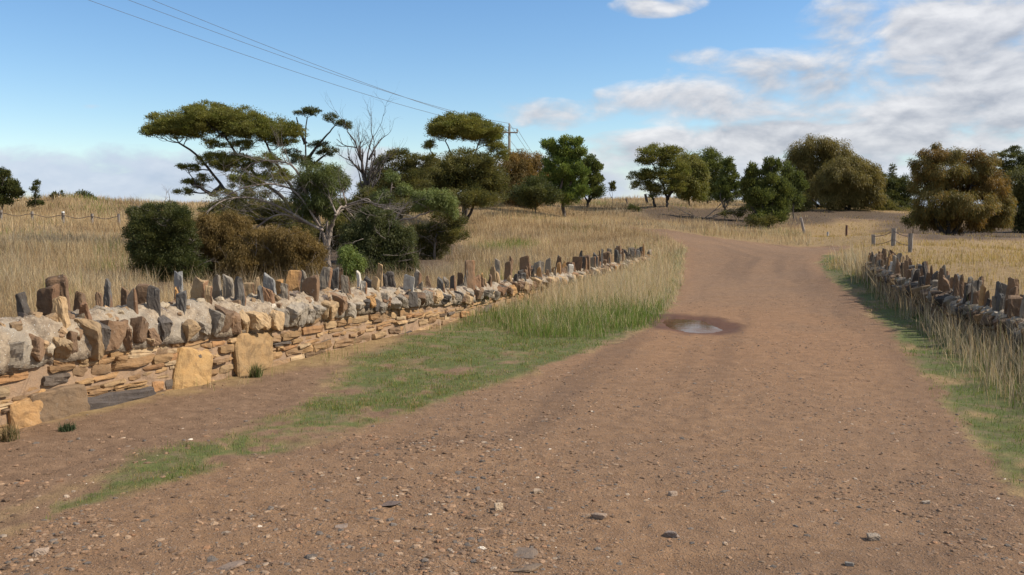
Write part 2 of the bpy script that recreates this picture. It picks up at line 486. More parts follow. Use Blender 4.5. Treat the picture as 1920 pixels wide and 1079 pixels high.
def build_ground():
    az = np.r_[np.arange(-180, -44, 4.), np.arange(-44, 44, .125), np.arange(44, 180, 4.)]
    az = np.radians(az)
    r = np.r_[np.geomspace(.25, 2.6, 14)[:-1], np.geomspace(2.6, 60, 420)[:-1], np.geomspace(60, 110, 40)[:-1], np.geomspace(110, 2500, 26)]
    A, R = np.meshgrid(az, r)
    x = R * np.sin(A); y = R * np.cos(A)
    z = hbase(x, y)
    mk = masks(x.ravel(), y.ravel())
    rd = mk['road'].reshape(x.shape)
    z = z + (1 - rd) * .10 * (fbm(x * .8, y * .8, 41) - .5) * sstep(2, 12, R) * sstep(110, 60, R)
    z = z + .03 * (fbm(x * 2.3, y * 2.3, 43) - .5) * sstep(60, 20, R)
    z = z + .016 * (fbm(x * 9, y * 9, 47, 3) - .5) * sstep(14, 6, R)
    nr, na = x.shape
    V = np.c_[x.ravel(), y.ravel(), z.ravel()]
    V = np.r_[V, [[0, 0, float(hbase(np.array([0.]), np.array([0.]))[0])]]]
    i = np.arange(nr - 1)[:, None] * na; j = np.arange(na)[None]
    j2 = (j + 1) % na
    Q = np.stack([i + j, i + na + j, i + na + j2, i + j2], -1).reshape(-1, 4)[:, ::-1]
    tri = np.c_[np.full(na, len(V) - 1), np.arange(na), (np.arange(na) + 1) % na][:, ::-1]
    X, Y = V[:, 0], V[:, 1]
    pad = lambda k: np.r_[mk[k], mk[k][0]]
    a, b = X - PUD[0], Y - PUD[1]
    pq = np.hypot(a / .62, b / 1.25) + .35 * (fbm(X * 1.3, Y * 1.3, 5) - .5) + .5 * (fbm(X * 4, Y * 3, 6, 3) - .5)
    wet = sstep(1.35, 1.0, pq)
    red = np.maximum(sstep(1.9, 0, np.hypot((X - PUD[0] - .3) / 3.2, (Y - PUD[1] + .8) / 4.2)), .6 * sstep(.6, .0, -mk['dr'][np.r_[0:len(mk['dr']), 0]]) * sstep(9, 12, Y)) * sstep(.3, .6, fbm(X * .9, Y * .9, 61) + .12)
    # wheel bands follow the road: lateral coordinate = distance from right-hand edge
    lat = -sdist(ROADR_W, X, Y)
    litter_shade = sstep(.9, -.9, pad('db') + 2.6 * (fbm(X * .5, Y * .5, 19) - .5)) * (1 - pad('road'))
    st = sstep(.42, .75, fbm(lat * 2.2 + .6 * fbm(X * .6, Y * .6, 3) + .25 * fbm(X * 4, Y * 4, 13), Y * .10, 71, 4))
    MA = np.c_[pad('road'), pad('green'), pad('soil')]
    MBk = np.c_[wet, red, np.where(pad('road') > .5, st, litter_shade)]
    r_face = pad('road')[Q].mean(1) > .5
    s_face = (~r_face) & (pad('soil')[Q].mean(1) > .5) & (np.abs(pad('ds')[Q].mean(1)) < 50) & (pad('ds')[Q].mean(1) < .4)
    r_tri = np.ones(len(tri), bool)
    for nm, fm, ft in (('road', r_face, r_tri), ('bare_earth', s_face, ~r_tri), ('ground', ~(r_face | s_face), ~r_tri)):
        q = Q[fm]; t = tri[ft]
        used = np.unique(np.r_[q.ravel(), t.ravel()])
        remap = np.full(len(V), -1); remap[used] = np.arange(len(used))
        fs = [remap[q]] + ([remap[t]] if len(t) else [])
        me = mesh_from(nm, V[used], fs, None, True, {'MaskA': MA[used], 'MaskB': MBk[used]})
        tag(link(nm, me, M['ground']), kind='structure')
ROADR_W = [np.array([-30., -6])] + [p for p in poly_px(ROAD_R[1:])][::-1] + [np.array([9., 60.]), np.array([-30., 60])]
build_ground()

# puddle
def puddle():
    n = 48; an = np.linspace(0, 2 * np.pi, n, endpoint=False)
    V = np.c_[PUD[0] + .8 * np.cos(an), PUD[1] + 1.6 * np.sin(an), np.full(n, -.058)]
    V = np.r_[[[PUD[0], PUD[1], -.058]], V]
    j = np.arange(n)
    t = np.c_[np.zeros(n, int), 1 + j, 1 + (j + 1) % n]
    m, nt, bs, out = new_mat('muddy_water'); T = NT(nt)
    geo = T.n('ShaderNodeNewGeometry').outputs['Position']
    bs.inputs['Base Color'].default_value = (.085, .045, .028, 1); bs.inputs['Roughness'].default_value = .04
    bs.inputs['IOR'].default_value = 1.25; bs.inputs['Specular IOR Level'].default_value = .2
    T.l(T.bump(T.noise(geo, 6, 2), .05, .01), bs.inputs['Normal'])
    df = T.n('ShaderNodeBsdfDiffuse'); df.inputs['Color'].default_value = (.13, .07, .045, 1)
    mx = T.n('ShaderNodeMixShader'); T.l(T.maprange(T.noise(geo, 2.6, 4, .6), .42, .60, .0, .42), mx.inputs[0])
    T.l(bs.outputs[0], mx.inputs[1]); T.l(df.outputs[0], mx.inputs[2]); T.l(mx.outputs[0], out.inputs['Surface'])
    tag(link('puddle', mesh_from('puddle', V, [t]), m), kind='structure')
puddle()

# ------------------------------------------------------------------ walls
STONE_COL = {'slate': (.092, .084, .075), 'dark': (.062, .052, .044), 'brown': (.15, .092, .052), 'ochre': (.32, .18, .07), 'tan': (.30, .205, .11),
             'grey': (.195, .165, .128), 'pale': (.40, .37, .32), 'rust': (.19, .105, .055), 'bluegrey': (.20, .195, .185)}
FACE_COLS = [(.285, .175, .08), (.255, .15, .068), (.31, .205, .105), (.21, .13, .066), (.165, .105, .06), (.27, .145, .062), (.33, .235, .135), (.11, .085, .065)]
FACE_P = np.array([.24, .2, .17, .12, .07, .1, .07, .03])

class Path:
    def __init__(s, P):
        s.P = P; s.s = np.r_[0, np.cumsum(np.hypot(*np.diff(P, axis=0).T))]; s.L = s.s[-1]
        t = np.gradient(P, axis=0); t /= np.hypot(t[:, 0], t[:, 1])[:, None]; s.t = t
    def at(s, q):
        return np.array([np.interp(q, s.s, s.P[:, 0]), np.interp(q, s.s, s.P[:, 1])])
    def tan(s, q):
        t = np.array([np.interp(q, s.s, s.t[:, 0]), np.interp(q, s.s, s.t[:, 1])]); return t / np.linalg.norm(t)
    def s_of_px(s, px, off, side):
        n = np.c_[s.t[:, 1], -s.t[:, 0]] * side
        P = s.P - n * off
        x = CX + F * P[:, 0] / (P[:, 1] * cp)
        return np.interp(px, x, s.s) if x[-1] > x[0] else np.interp(-px, -x, s.s)

def build_wall(name, label, P, side, ztop, zcop, thick, explicit, gaps, slabs, colour_pick, seed, spike_range, dim=1.):
    """side=+1: the road is to the right of the path direction"""
    r = np.random.default_rng(seed)
    path = Path(P)
    base = np.array([*path.at(path.L * .5), 0.])
    root = thing(name, label, 'stone wall', base)
    def nrm(q):
        t = path.tan(q); return np.array([t[1], -t[0]]) * side
    def loc(q, off, z):   # off metres behind the road face
        p = path.at(q) - nrm(q) * off; return np.array([p[0], p[1], z])
    yq = lambda q: path.at(q)[1]
    # core of rubble and mortar
    mb = MB()
    ss = np.linspace(0, path.L, int(path.L / .18))
    prof = []
    for q in ss:
        zt = ztop(yq(q)) - zcop(yq(q)) + .03
        prof.append([loc(q, .016, -.15), loc(q, .016, zt * .5), loc(q, .022, zt), loc(q, thick - .04, zt), loc(q, thick - .03, -.15)])
    prof = np.array(prof); k = prof.shape[1]
    i = np.arange(len(ss) - 1)[:, None] * k; j = np.arange(k)[None]
    Q = np.stack([i + j, i + (j + 1) % k, i + k + (j + 1) % k, i + k + j], -1).reshape(-1, 4)
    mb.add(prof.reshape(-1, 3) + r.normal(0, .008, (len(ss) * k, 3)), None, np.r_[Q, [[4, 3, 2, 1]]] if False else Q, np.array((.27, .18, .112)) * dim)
    link('wall_core', mb.mesh('wall_core', base), M['face'], root)
    # coursed face stones (one mesh: the pattern of the face), on both sides
    mb = MB()
    for fside in (0, 1):
        z = -.06
        ri = 0
        while z < .75:
            hrow = r.choice([r.uniform(.04, .07), r.uniform(.06, .12)])
            q = r.uniform(0, .3)
            while q < path.L - .1:
                Ls = r.uniform(.12, .42) * (1.3 if hrow > .09 else 1)
                lim = ztop(yq(q)) - zcop(yq(q))
                h = min(hrow, lim - z + .02)
                if h > .03:
                    blocked = any(a - Ls * .4 < q + Ls / 2 < b + Ls * .4 for a, b in slabs_s(path, slabs, side)) if fside == 0 else False
                    if not blocked:
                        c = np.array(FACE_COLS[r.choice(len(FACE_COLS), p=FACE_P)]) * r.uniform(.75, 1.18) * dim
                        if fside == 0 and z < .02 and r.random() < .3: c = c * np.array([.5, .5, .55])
                        dep = r.uniform(.10, .15)
                        p, Fc = rock((Ls * .97, dep, h * .93), .16, 7, .05, None, 3, r)
                        t = path.tan(q + Ls / 2); yaw = math.atan2(t[1], t[0])
                        off = .06 + r.normal(0, .012) if fside == 0 else thick - .06
                        wig = .022 * math.sin(q * 1.7 + ri) + r.normal(0, .004)
                        mb.add(place(p, loc(q + Ls / 2, off, z + h / 2 + wig), yaw, 0, r.normal(0, .035)), None, Fc, c)
                q += Ls
            z += hrow; ri += 1
    link('wall_face', mb.mesh('wall_face', base), M['face'], root)
    # rounded mortar coping
    mb = MB(); ss = np.linspace(0, path.L, int(path.L / .022)); na = 28
    rings = []
    for q in ss:
        y = yq(q); zt, zc = ztop(y), zcop(y)
        a = np.linspace(math.pi * 1.02, -.02 * math.pi, na)
        hw = thick / 2 + .02
        hh = zc * (1 + .12 * (vnoise(q * 1.4, 3., seed) - .5))
        u = np.cos(a) * hw; zz = zt - zc + np.sign(np.sin(a)) * np.abs(np.sin(a)) ** .75 * hh
        rad = 1 + .26 * (fbm(q * 4 + 0 * a, a * 1.5, seed + 3) - .5) + .20 * (fbm(q * 13 + 0 * a, a * 4, seed + 9) - .5) + .10 * (fbm(q * 34 + 0 * a, a * 9, seed + 12, 2) - .5)
        t = path.at(q); n = nrm(q)
        off = thick / 2 + u * rad
        X = t[None] - n[None] * off[:, None]
        rings.append(np.c_[X, zt - zc + (zz - zt + zc) * rad])
    R_ = np.array(rings); k = na
    i = np.arange(len(ss) - 1)[:, None] * k; j = np.arange(k)[None]
    Q = np.stack([i + j, i + (j + 1) % k, i + k + (j + 1) % k, i + k + j], -1).reshape(-1, 4)
    mb.add(R_.reshape(-1, 3), None, Q if side > 0 else Q[:, ::-1], (.4, .35, .28))
    link('mortar_coping', mb.mesh('mortar_coping', base, True), M['mortar'], root)
    # small rubble set in the mortar (a texture of it: one mesh)
    mb = MB()
    for q in np.arange(.05, path.L - .05, .021):
        y = yq(q); zt, zc = ztop(y), zcop(y); a = r.uniform(.02, .98) * math.pi
        u = math.cos(a) * (thick / 2 + .01); z_ = zt - zc + math.sin(a) ** .75 * zc
        sz = r.uniform(.03, .085); p, Fc = rock((sz * 1.3, sz, sz * .8), .2, 7, .06, None, 3, r)
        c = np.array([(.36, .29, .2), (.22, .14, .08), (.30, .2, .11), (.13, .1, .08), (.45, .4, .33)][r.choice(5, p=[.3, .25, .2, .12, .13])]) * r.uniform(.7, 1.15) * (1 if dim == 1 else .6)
        mb.add(place(p, loc(q, thick / 2 + u * .97, z_ - .012), r.uniform(0, 3), r.normal(0, .5), r.normal(0, .5)), None, Fc, c)
    link('mortar_rubble', mb.mesh('mortar_rubble', base), M['stone'], root)

    # big upright slabs set in the face
    for (px, ytop, ybot, w, col, lean) in slabs:
        q = path.s_of_px(px, 0, side); p0 = path.at(q)
        d = p0[1]; pxm = d / F
        h = (ybot - ytop) * pxm; wd = w * pxm / max(.5, abs(path.tan(q)[1] * 0 + .62))
        zc = W(px, (ytop + ybot) / 2, d)[2]
        p, Fc = rock((wd * 1.06, .12, h * 1.06), .2, 9, .04, None, 7, r)
        t = path.tan(q)
        pos = loc(q, .012, zc)
        mbs = MB(); mbs.add(place(p, (0, 0, 0), math.atan2(t[1], t[0]), 0, lean), None, Fc, np.array(STONE_COL[col] if isinstance(col, str) else col))
        link('facing_slab', mbs.mesh('facing_slab'), M['face'], root, pos - base)

    # coping stones bedded along the road edge of the mortar
    n_cs = 0; rest = MB(); q = .1
    while q < path.L - .1:
        y = yq(q)
        sz = r.uniform(.10, .20) * (1 if y < 15 else 1.05)
        hgt = zcop(y) * r.uniform(.42, .84)
        for rowi in (0, 1):
            if rowi and r.random() < .45: continue
            dims = (sz * r.uniform(.7, 1.1), r.uniform(.15, .26), hgt * (1 if rowi == 0 else .6))
            p, Fc = rock(dims, .2, 10, .05, None, 7 if rowi == 0 and y < 20 else 4, r)
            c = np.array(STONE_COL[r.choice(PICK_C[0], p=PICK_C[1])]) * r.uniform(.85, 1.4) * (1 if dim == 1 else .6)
            if rowi == 0: off = r.uniform(.0, .06); zc = ztop(y) - zcop(y) + hgt * .42 + r.uniform(-.02, .05)
            else: off = thick - r.uniform(.02, .08); zc = ztop(y) - zcop(y) * .6
            t = path.tan(q)
            V = place(p, (0, 0, 0), math.atan2(t[1], t[0]) + r.normal(0, .3), r.normal(.25, .15) * (1 if rowi == 0 else -1) * side, r.normal(0, .22))
            pos = loc(q + r.normal(0, .02), off, zc)
            vis = 0 < y and rowi == 0
            if n_cs < 90 and vis and spike_range[0] < y:
                mbs = MB(); mbs.add(V, None, Fc, c)
                link('coping_stone', mbs.mesh('coping_stone'), M['stone'], root, pos - base); n_cs += 1
            else: rest.add(V + pos, None, Fc, c)
        q += sz * (r.uniform(.8, 1.2) if y > 9 else r.uniform(1.0, 1.6))
    if rest.n:
        o = link('coping_stone', rest.mesh('coping_stone', base), M['stone'], root); o['kind'] = 'stuff'

    # standing stones
    spikes = []
    for (px, ytop, ybot, w, col, row) in explicit:
        off = .11 if row == 0 else thick * .72
        q = path.s_of_px(px, off, side)
        p = loc(q, off, 0); d = p[1]
        zt = W(px, ytop, d)[2]
        spikes.append((q, off, zt, 1.14 * w * d / F, col, True))
    q0, q1 = gaps
    q = q0
    while q < q1:
        row = r.random() < .5
        off = r.uniform(.07, .16) if row else thick * r.uniform(.6, .85)
        y = yq(q)
        h = r.choice([r.uniform(.10, .2), r.uniform(.2, .32), r.uniform(.30, .46)], p=[.34, .4, .26])
        spikes.append((q, off, ztop(y) + h, r.choice([r.uniform(.06, .13), r.uniform(.13, .25)]) * (1 if dim == 1 else .68), r.choice(colour_pick[0], p=colour_pick[1]), False))
        if dim != 1: s_ = spikes[-1]; spikes[-1] = (s_[0], s_[1], ztop(y) + h * .8, *s_[3:])
        q += r.uniform(.05, .22) * (1 if dim == 1 else .7)
    spikes.sort(key=lambda t: t[0])
    cnt = 0; rest = MB()
    for (q, off, zt, w, col, ex) in spikes:
        y = yq(q)
        zb = ztop(y) - .10 - (.12 if off < .12 else .06)
        h = zt - zb
        if h < .1: continue
        th = r.uniform(.035, .08)
        kind = r.choice(4, p=[.18, .34, .3, .18])
        top = np.zeros((8, 3))
        up = CORN[:, 2] > 0
        if kind == 1: top[up, 2] = CORN[up, 0] * r.uniform(-.3, .3); top[up, 0] = -CORN[up, 0] * r.uniform(.05, .3)
        if kind == 2: top[up, 0] = -CORN[up, 0] * r.uniform(.4, .75); top[up, 2] = CORN[up, 0] * r.uniform(-.15, .15)
        if kind == 3: top[up, 0] = -CORN[up, 0] * r.uniform(.1, .4); top[up, 1] = -CORN[up, 1] * .4
        top[:, 0] *= 1.0
        p, Fc = rock((w, th, h), .12, r.choice([7, 10, 14]), .03, top, 7 if cnt < 98 else 4, r)
        zmax = p[:, 2].max(); p[:, 2] *= (h / 2) / zmax
        yaw = r.normal(0, .35) if not ex else r.normal(0, .22)
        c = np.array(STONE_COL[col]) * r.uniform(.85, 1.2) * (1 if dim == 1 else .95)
        cc = np.tile(c, (len(p), 1))
        if r.random() < .3 * dim: cc[p[:, 0] > w * .3] = np.array(STONE_COL['rust']) * r.uniform(.7, 1.2)
        V = place(p, (0, 0, 0), yaw, r.normal(0, .07), r.normal(0, .06))
        pos = loc(q, off, zb + h / 2)
        if cnt < 98 and y > spike_range[0]:
            mbs = MB(); mbs.add(V, None, Fc, cc)
            link('standing_stone', mbs.mesh('standing_stone'), M['stone'], root, pos - base); cnt += 1
        else: rest.add(V + pos, None, Fc, cc)
    if rest.n:
        o = link('standing_stone', rest.mesh('standing_stone', base), M['stone'], root); o['kind'] = 'stuff'
    return root, path

_slab_cache = {}
def slabs_s(path, slabs, side):
    key = id(path)
    if key not in _slab_cache:
        out = []
        for (px, yt, yb, w, c, l) in slabs:
            a = path.s_of_px(px - w / 2, 0, side); b = path.s_of_px(px + w / 2, 0, side)
            out.append((min(a, b), max(a, b)))
        _slab_cache[key] = out
    return []

L_EXP = [(37,548,597,24,'dark',1),(103,516,590,36,'brown',1),(84,532,590,30,'brown',1),(107,555,632,20,'tan',0),(143,545,600,26,'brown',1),(149,567,625,26,'rust',0),
 (180,547,583,12,'brown',1),(197,522,585,17,'slate',1),(231,537,580,14,'brown',1),(243,540,597,18,'grey',0),(262,532,580,24,'brown',1),(283,534,595,20,'dark',0),
 (330,508,547,15,'bluegrey',1),(327,537,570,10,'ochre',1),(334,545,580,17,'slate',0),(369,520,555,28,'tan',1),(386,535,575,11,'tan',0),(403,513,568,24,'grey',1),(424,514,557,19,'grey',1),
 (446,517,575,20,'slate',0),(464,530,557,20,'tan',1),(479,518,536,17,'tan',1),(485,535,565,16,'slate',0),(501,537,565,17,'rust',0),(503,511,552,20,'bluegrey',1),(521,523,557,14,'ochre',1),
 (531,531,572,16,'grey',0),(546,506,562,28,'ochre',1),(570,506,554,17,'grey',1),(579,515,557,28,'brown',0),(606,500,544,24,'grey',1),(623,501,542,19,'slate',1),(635,502,542,11,'brown',1),
 (647,515,549,17,'grey',0),(672,507,544,6,'pale',1),(678,526,546,14,'pale',0),(688,518,546,20,'dark',1),(702,518,551,14,'tan',0),(711,493,526,10,'tan',1),(720,513,536,9,'dark',1),(731,509,538,15,'dark',1),
 (763,515,551,19,'pale',0),(781,505,546,12,'grey',1),(787,528,549,10,'grey',0),(802,517,549,15,'brown',1),(825,519,554,17,'slate',0),(836,518,550,8,'grey',1),(849,516,550,13,'dark',0),(862,511,545,12,'brown',1)]
L_SLAB = [(352,655,738,50,(.37,.23,.095),.12),(466,627,694,58,(.29,.185,.085),0.),(97,728,795,72,(.16,.105,.06),.05),(34,752,812,52,(.34,.20,.085),-.1),(200,738,764,112,(.065,.052,.045),0.),(215,762,785,140,(.33,.2,.095),0.)]
PICK_L = (['slate','dark','brown','ochre','tan','grey','pale','rust'], [.18,.13,.27,.05,.12,.19,.03,.03])
PICK_C = (['brown','grey','tan','rust','dark','ochre'], [.32,.25,.27,.05,.06,.05])
PICK_R = (['slate','dark','brown','ochre','tan','grey','pale','rust'], [.10,.18,.42,.02,.10,.15,.02,.01])
LP = Path(LWALL)
lz = lambda y: float(np.interp(y, [3, 7.1, 8.4, 10, 11.1, 12.9, 14.8, 21, 31], [.93, .88, .84, .79, .765, .665, .51, .40, .37]))
lc = lambda y: float(np.interp(y, [3, 7.1, 8.4, 10, 11.1, 12.9, 15, 30], [.38, .37, .33, .33, .31, .24, .22, .19]))
build_wall('spiky_wall', 'long mortared sandstone wall left of the gravel road, topped with upright jagged slabs', LWALL, 1, lz, lc, .46,
           L_EXP, (LP.s_of_px(868, .2, 1), LP.L - .1), L_SLAB, PICK_L, 5, (6.0, 40))
R_EXP = [(1908,520,585,26,'brown',1),(1882,528,575,17,'slate',1),(1872,555,595,12,'grey',0),(1838,525,575,20,'grey',0),(1849,532,575,9,'ochre',0),(1824,518,560,12,'grey',1),(1800,514,566,13,'bluegrey',0),(1812,530,560,9,'brown',1),
         (1780,516,558,16,'brown',0),(1758,508,545,18,'dark',1),(1770,520,552,12,'slate',0),(1736,500,535,16,'brown',1),(1711,497,525,12,'slate',1),(1683,478,520,12,'grey',0),(1673,490,520,6,'pale',0),(1745,514,540,14,'slate',0),(1725,505,535,14,'grey',1),(1898,560,590,14,'brown',0)]
RP = Path(RWALL)
rz = lambda y: float(np.interp(y, [4, 8, 10.5, 13, 16.5, 22], [.5, .5, .52, .55, .62, .62]))
rc = lambda y: float(np.interp(y, [4, 10, 22], [.2, .2, .17]))
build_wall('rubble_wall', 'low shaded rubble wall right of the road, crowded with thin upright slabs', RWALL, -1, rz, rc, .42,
           R_EXP, (.2, RP.L - .05), [], PICK_R, 9, (6.5, 40), .6)  # dim: dark stone, with the wall's shade also put into its colour

# ------------------------------------------------------------------ foliage and trees
def leaves(mb, P, N, length, width, dirs, col, r, jitter=.35, up=None):
    """leaf-sized diamond faces at P, pointing along dirs"""
    n = len(P)
    d = dirs + r.normal(0, jitter, (n, 3)); d /= np.linalg.norm(d, axis=1)[:, None] + 1e-9
    s = np.cross(d, r.normal(0, 1, (n, 3))); s /= np.linalg.norm(s, axis=1)[:, None] + 1e-9
    L = (length * r.uniform(.6, 1.35, n))[:, None]; w = (width * r.uniform(.6, 1.3, n))[:, None]
    V = np.stack([P, P + d * L * .45 + s * w * .5, P + d * L, P + d * L * .45 - s * w * .5], 1).reshape(-1, 3)
    q = np.arange(n * 4).reshape(-1, 4)
    mb.add(V, None, q, np.repeat(col, 4, 0))

STYLE = {   # leaf length px, width px, droop, flat, sigma, radial bias
 'wattle': dict(l=2.2, w=.8, up=.35, flat=.55, sig=.42, out=.5),
 'bush':   dict(l=2.3, w=.9, up=.3, flat=.9, sig=.42, out=.6),
 'broad':  dict(l=2.6, w=1.1, up=.7, flat=1., sig=.36, out=.5),
 'sheoak': dict(l=3.6, w=.65, up=-1.0, flat=1.25, sig=.40, out=.25),
 'droop':  dict(l=3.2, w=.75, up=-.7, flat=1.1, sig=.42, out=.5),
 'pine':   dict(l=2.2, w=.8, up=.1, flat=.5, sig=.4, out=.5),
}
PAL = {  # leaf base colours (mean, second)
 'olive': ((.135, .145, .032), (.20, .19, .05)), 'olive_old': ((.102, .113, .026), (.152, .145, .038)),
 'dkgreen': ((.052, .064, .021), (.098, .104, .034)),
 'green': ((.085, .105, .030), (.130, .148, .042)),
 'bright': ((.105, .150, .034), (.165, .205, .05)),
 'brown': ((.152, .102, .032), (.217, .145, .046)),
 'khaki': ((.144, .121, .035), (.199, .160, .051)),
 'orange': ((.130, .090, .026), (.215, .135, .035)),
 'dkolive': ((.087, .091, .030), (.153, .140, .044)),
 'pale': ((.123, .152, .043), (.174, .203, .065)),
}
def tree(name, label, cat, depth, base_px, trunks, clumps, style, pal, dens=1., wood=(.075, .058, .045), r0=.12, group=None, seed=0,
         twigs=True, accent=None, subr=None, limb_sides=5, spray=1., fat=1., deadw=0):
    r = np.random.default_rng(1000 + seed)
    S = STYLE[style]; pxm = depth / F
    b = B(base_px, depth); base = b.copy()
    root = thing(name, label, cat, base, group)
    wmb = MB(); lmb = MB()
    tp = []   # points on the trunks to which limbs attach
    for tr in trunks:
        pp = [b if tr[0] is None else W(tr[0][0], tr[0][1], depth + (tr[0][2] if len(tr[0]) > 2 else 0))]
        for q in tr[1:]:
            pp.append(W(q[0], q[1], depth + (q[2] if len(q) > 2 else r.normal(0, .15))))
        pp = np.array(pp)
        if tr[0] is None: pp[0, 2] -= .15
        s = np.r_[0, np.cumsum(np.linalg.norm(np.diff(pp, axis=0), axis=1))]
        qn = np.linspace(0, s[-1], max(6, 4 * len(pp)))
        path = np.c_[[np.interp(qn, s, pp[:, k]) for k in range(3)]].T
        ker = np.array([.25, .5, .25])
        for k in range(3): path[1:-1, k] = np.convolve(path[:, k], ker, 'valid')
        path[1:-1] += r.normal(0, .02, path[1:-1].shape) * min(1, s[-1] / 3)
        rr = r0 * (1 - .72 * np.linspace(0, 1, len(path)) ** .8)
        rr[0] *= 1.35
        tube(wmb, path, rr, 8, wood)
        tp += [(p, x) for p, x in zip(path[len(path) // 4:], rr[len(path) // 4:])]
    TPp = np.array([p for p, _ in tp]); TPr = np.array([x for _, x in tp])
    area = sum(c[2] * c[3] for c in clumps)
    for c in clumps:
        cx, cy, rx, ry = c[0], c[1], c[2] * fat, c[3] * fat; dz = c[4] if len(c) > 4 else r.normal(0, rx * pxm * .35)
        cpal = c[5] if len(c) > 5 else pal
        ctr = W(cx, cy, depth + dz); R3 = np.array([rx * pxm, rx * pxm * .8, ry * pxm])
        ns = max(4, int(rx * ry / 22 * (subr or 1.) + 3))
        u = r.normal(0, 1, (ns, 3)); u /= np.linalg.norm(u, axis=1)[:, None]
        rad = r.uniform(0, 1, ns) ** S['out']
        sub = ctr + u * rad[:, None] * R3
        # limb to the clump, twigs to its sprays
        if len(TPp):
            dd = np.linalg.norm(TPp - ctr, axis=1) + np.maximum(0, TPp[:, 2] - ctr[2]) * 2
            k = int(np.argmin(dd)); p0 = TPp[k]; rl = max(.008, min(TPr[k] * .6, .02 + .012 * np.linalg.norm(p0 - ctr)))
            limb = bend(p0, ctr - np.array([0, 0, R3[2] * .3]), 7, .07, r)
            tube(wmb, limb, np.linspace(rl, rl * .4, 7), limb_sides, wood)
            if twigs:
                for s_ in sub[:: 1 if ns < 14 else 3]:
                    kk = r.integers(2, 7); q0 = limb[kk]
                    tube(wmb, bend(q0, s_, 5, .09, r), np.linspace(max(.006, rl * .35), .003 + pxm * .12, 5), 4, wood)
        nl = int(rx * ry * 9.5 * dens / ns) + 6
        c0, c1 = [np.array(x) for x in PAL[cpal]]
        sg = S['sig'] * math.sqrt(rx * ry / ns) * pxm * 2.1 * spray
        for s_ in sub:
            tone = r.uniform(-.25, 1.3)
            g = r.normal(0, 1, (nl, 3)); g *= (np.minimum(1, 2.5 / (np.linalg.norm(g, axis=1) + 1e-6)))[:, None]
            P = s_ + g * sg * np.array([1.15, 1.15, S['flat']])
            st = r.random(nl) < .10; uu = r.normal(0, 1, (int(st.sum()), 3)); uu /= np.linalg.norm(uu, axis=1)[:, None] + 1e-9
            P[st] = ctr + uu * R3 * (r.uniform(.3, 1.35, int(st.sum())) ** .5)[:, None]
            outw = P - ctr; outw /= np.linalg.norm(outw, axis=1)[:, None] + 1e-6
            dirs = outw * .6 + np.array([0, 0, S['up']])
            cc = c0 + (c1 - c0) * np.clip(tone + r.normal(0, .3, nl), -.3, 1.3)[:, None]
            cc = cc * r.uniform(.75, 1.3, nl)[:, None]
            if accent is not None:
                mk = r.random(nl) < accent[1] * (1.6 if tone > .6 else .4); cc[mk] = np.array(accent[0]) * r.uniform(.7, 1.3, mk.sum())[:, None]
            leaves(lmb, P, nl, S['l'] * pxm * 1.875 * .8, S['w'] * pxm * 1.875 * .8, dirs, np.clip(cc, .004, 1), r)
    for _ in range(deadw):
        c = clumps[r.integers(len(clumps))]; ctr = W(c[0] + r.uniform(-.5, .5) * c[2], c[1] + r.uniform(-.2, .6) * c[3], depth - r.uniform(.4, .8) * c[2] * pxm)
        dead_branch(wmb, ctr, r.normal(0, 1, 3) * [1, .4, .5] + [0, 0, .2], r.uniform(.18, .42), .009, 2, r, (.20, .165, .135), .45, .1, 4)
    link('trunk', wmb.mesh('trunk', base, True), M['bark'], root)
    if lmb.n: link('crown', lmb.mesh('crown', base), M['leaf'], root)
    return root, wmb

def dead_branch(mb, p, d, L, rad, lev, r, col, spread=.5, upb=.15, nseg=5):
    pts_ = [np.array(p, float)]; d = np.array(d, float); d /= np.linalg.norm(d)
    for i in range(nseg):
        d = d + r.normal(0, .16, 3) + np.array([0, 0, upb * .2]); d /= np.linalg.norm(d)
        pts_.append(pts_[-1] + d * L / nseg)
    rr = np.linspace(rad, rad * .45, nseg + 1)
    tube(mb, pts_, rr, 6 if lev > 2 else 4, col)
    if lev == 0: return
    for k in range(r.integers(2, 4) + (1 if lev == 1 else 0)):
        i = r.integers(2, nseg + 1)
        nd = d + r.normal(0, spread, 3) + np.array([0, 0, upb])
        dead_branch(mb, pts_[i], nd, L * r.uniform(.55, .8), rr[i] * .7, lev - 1, r, col, spread, upb, nseg)

TREEG = 'trees and shrubs along the crest'
DARKW = (.06, .048, .04); GREYW = (.17, .145, .125); PALEW = (.26, .21, .17); BLACKW = (.03, .025, .022)
# --- left thicket behind the wall
tree('wattle_tree', 'wide flat-topped wattle with a spreading umbrella crown of olive green leaves behind the left wall', 'tree', 32, 598,
     [[None,(585,460),(540,415),(470,395),(417,350),(373,293),(335,268)],[None,(600,440),(540,380),(480,330),(440,285),(420,255)],[None,(600,430),(560,370),(520,310),(500,270)],[(417,350),(395,365),(365,345)]],
     [(330,230,52,20),(390,214,50,20),(445,220,50,20),(500,232,45,18),(540,244,28,14),(298,243,28,12),(350,248,45,13),(420,246,45,14),(490,256,42,13),(368,205,14,10),(400,270,22,8),(455,275,26,9),(530,268,24,9),
      (352,314,16,7),(365,316,10,5),(362,342,22,9),(346,361,16,6),(385,335,16,6),(440,310,40,16),(500,300,30,14),(470,340,40,18),(415,232,70,18),(350,232,50,18),(480,242,60,16),(310,238,36,14),(390,222,60,20),(540,252,30,14),(280,246,14,8),(420,300,50,14),(520,330,30,16)], 'wattle', 'olive', 1.2, DARKW, .11, seed=1)
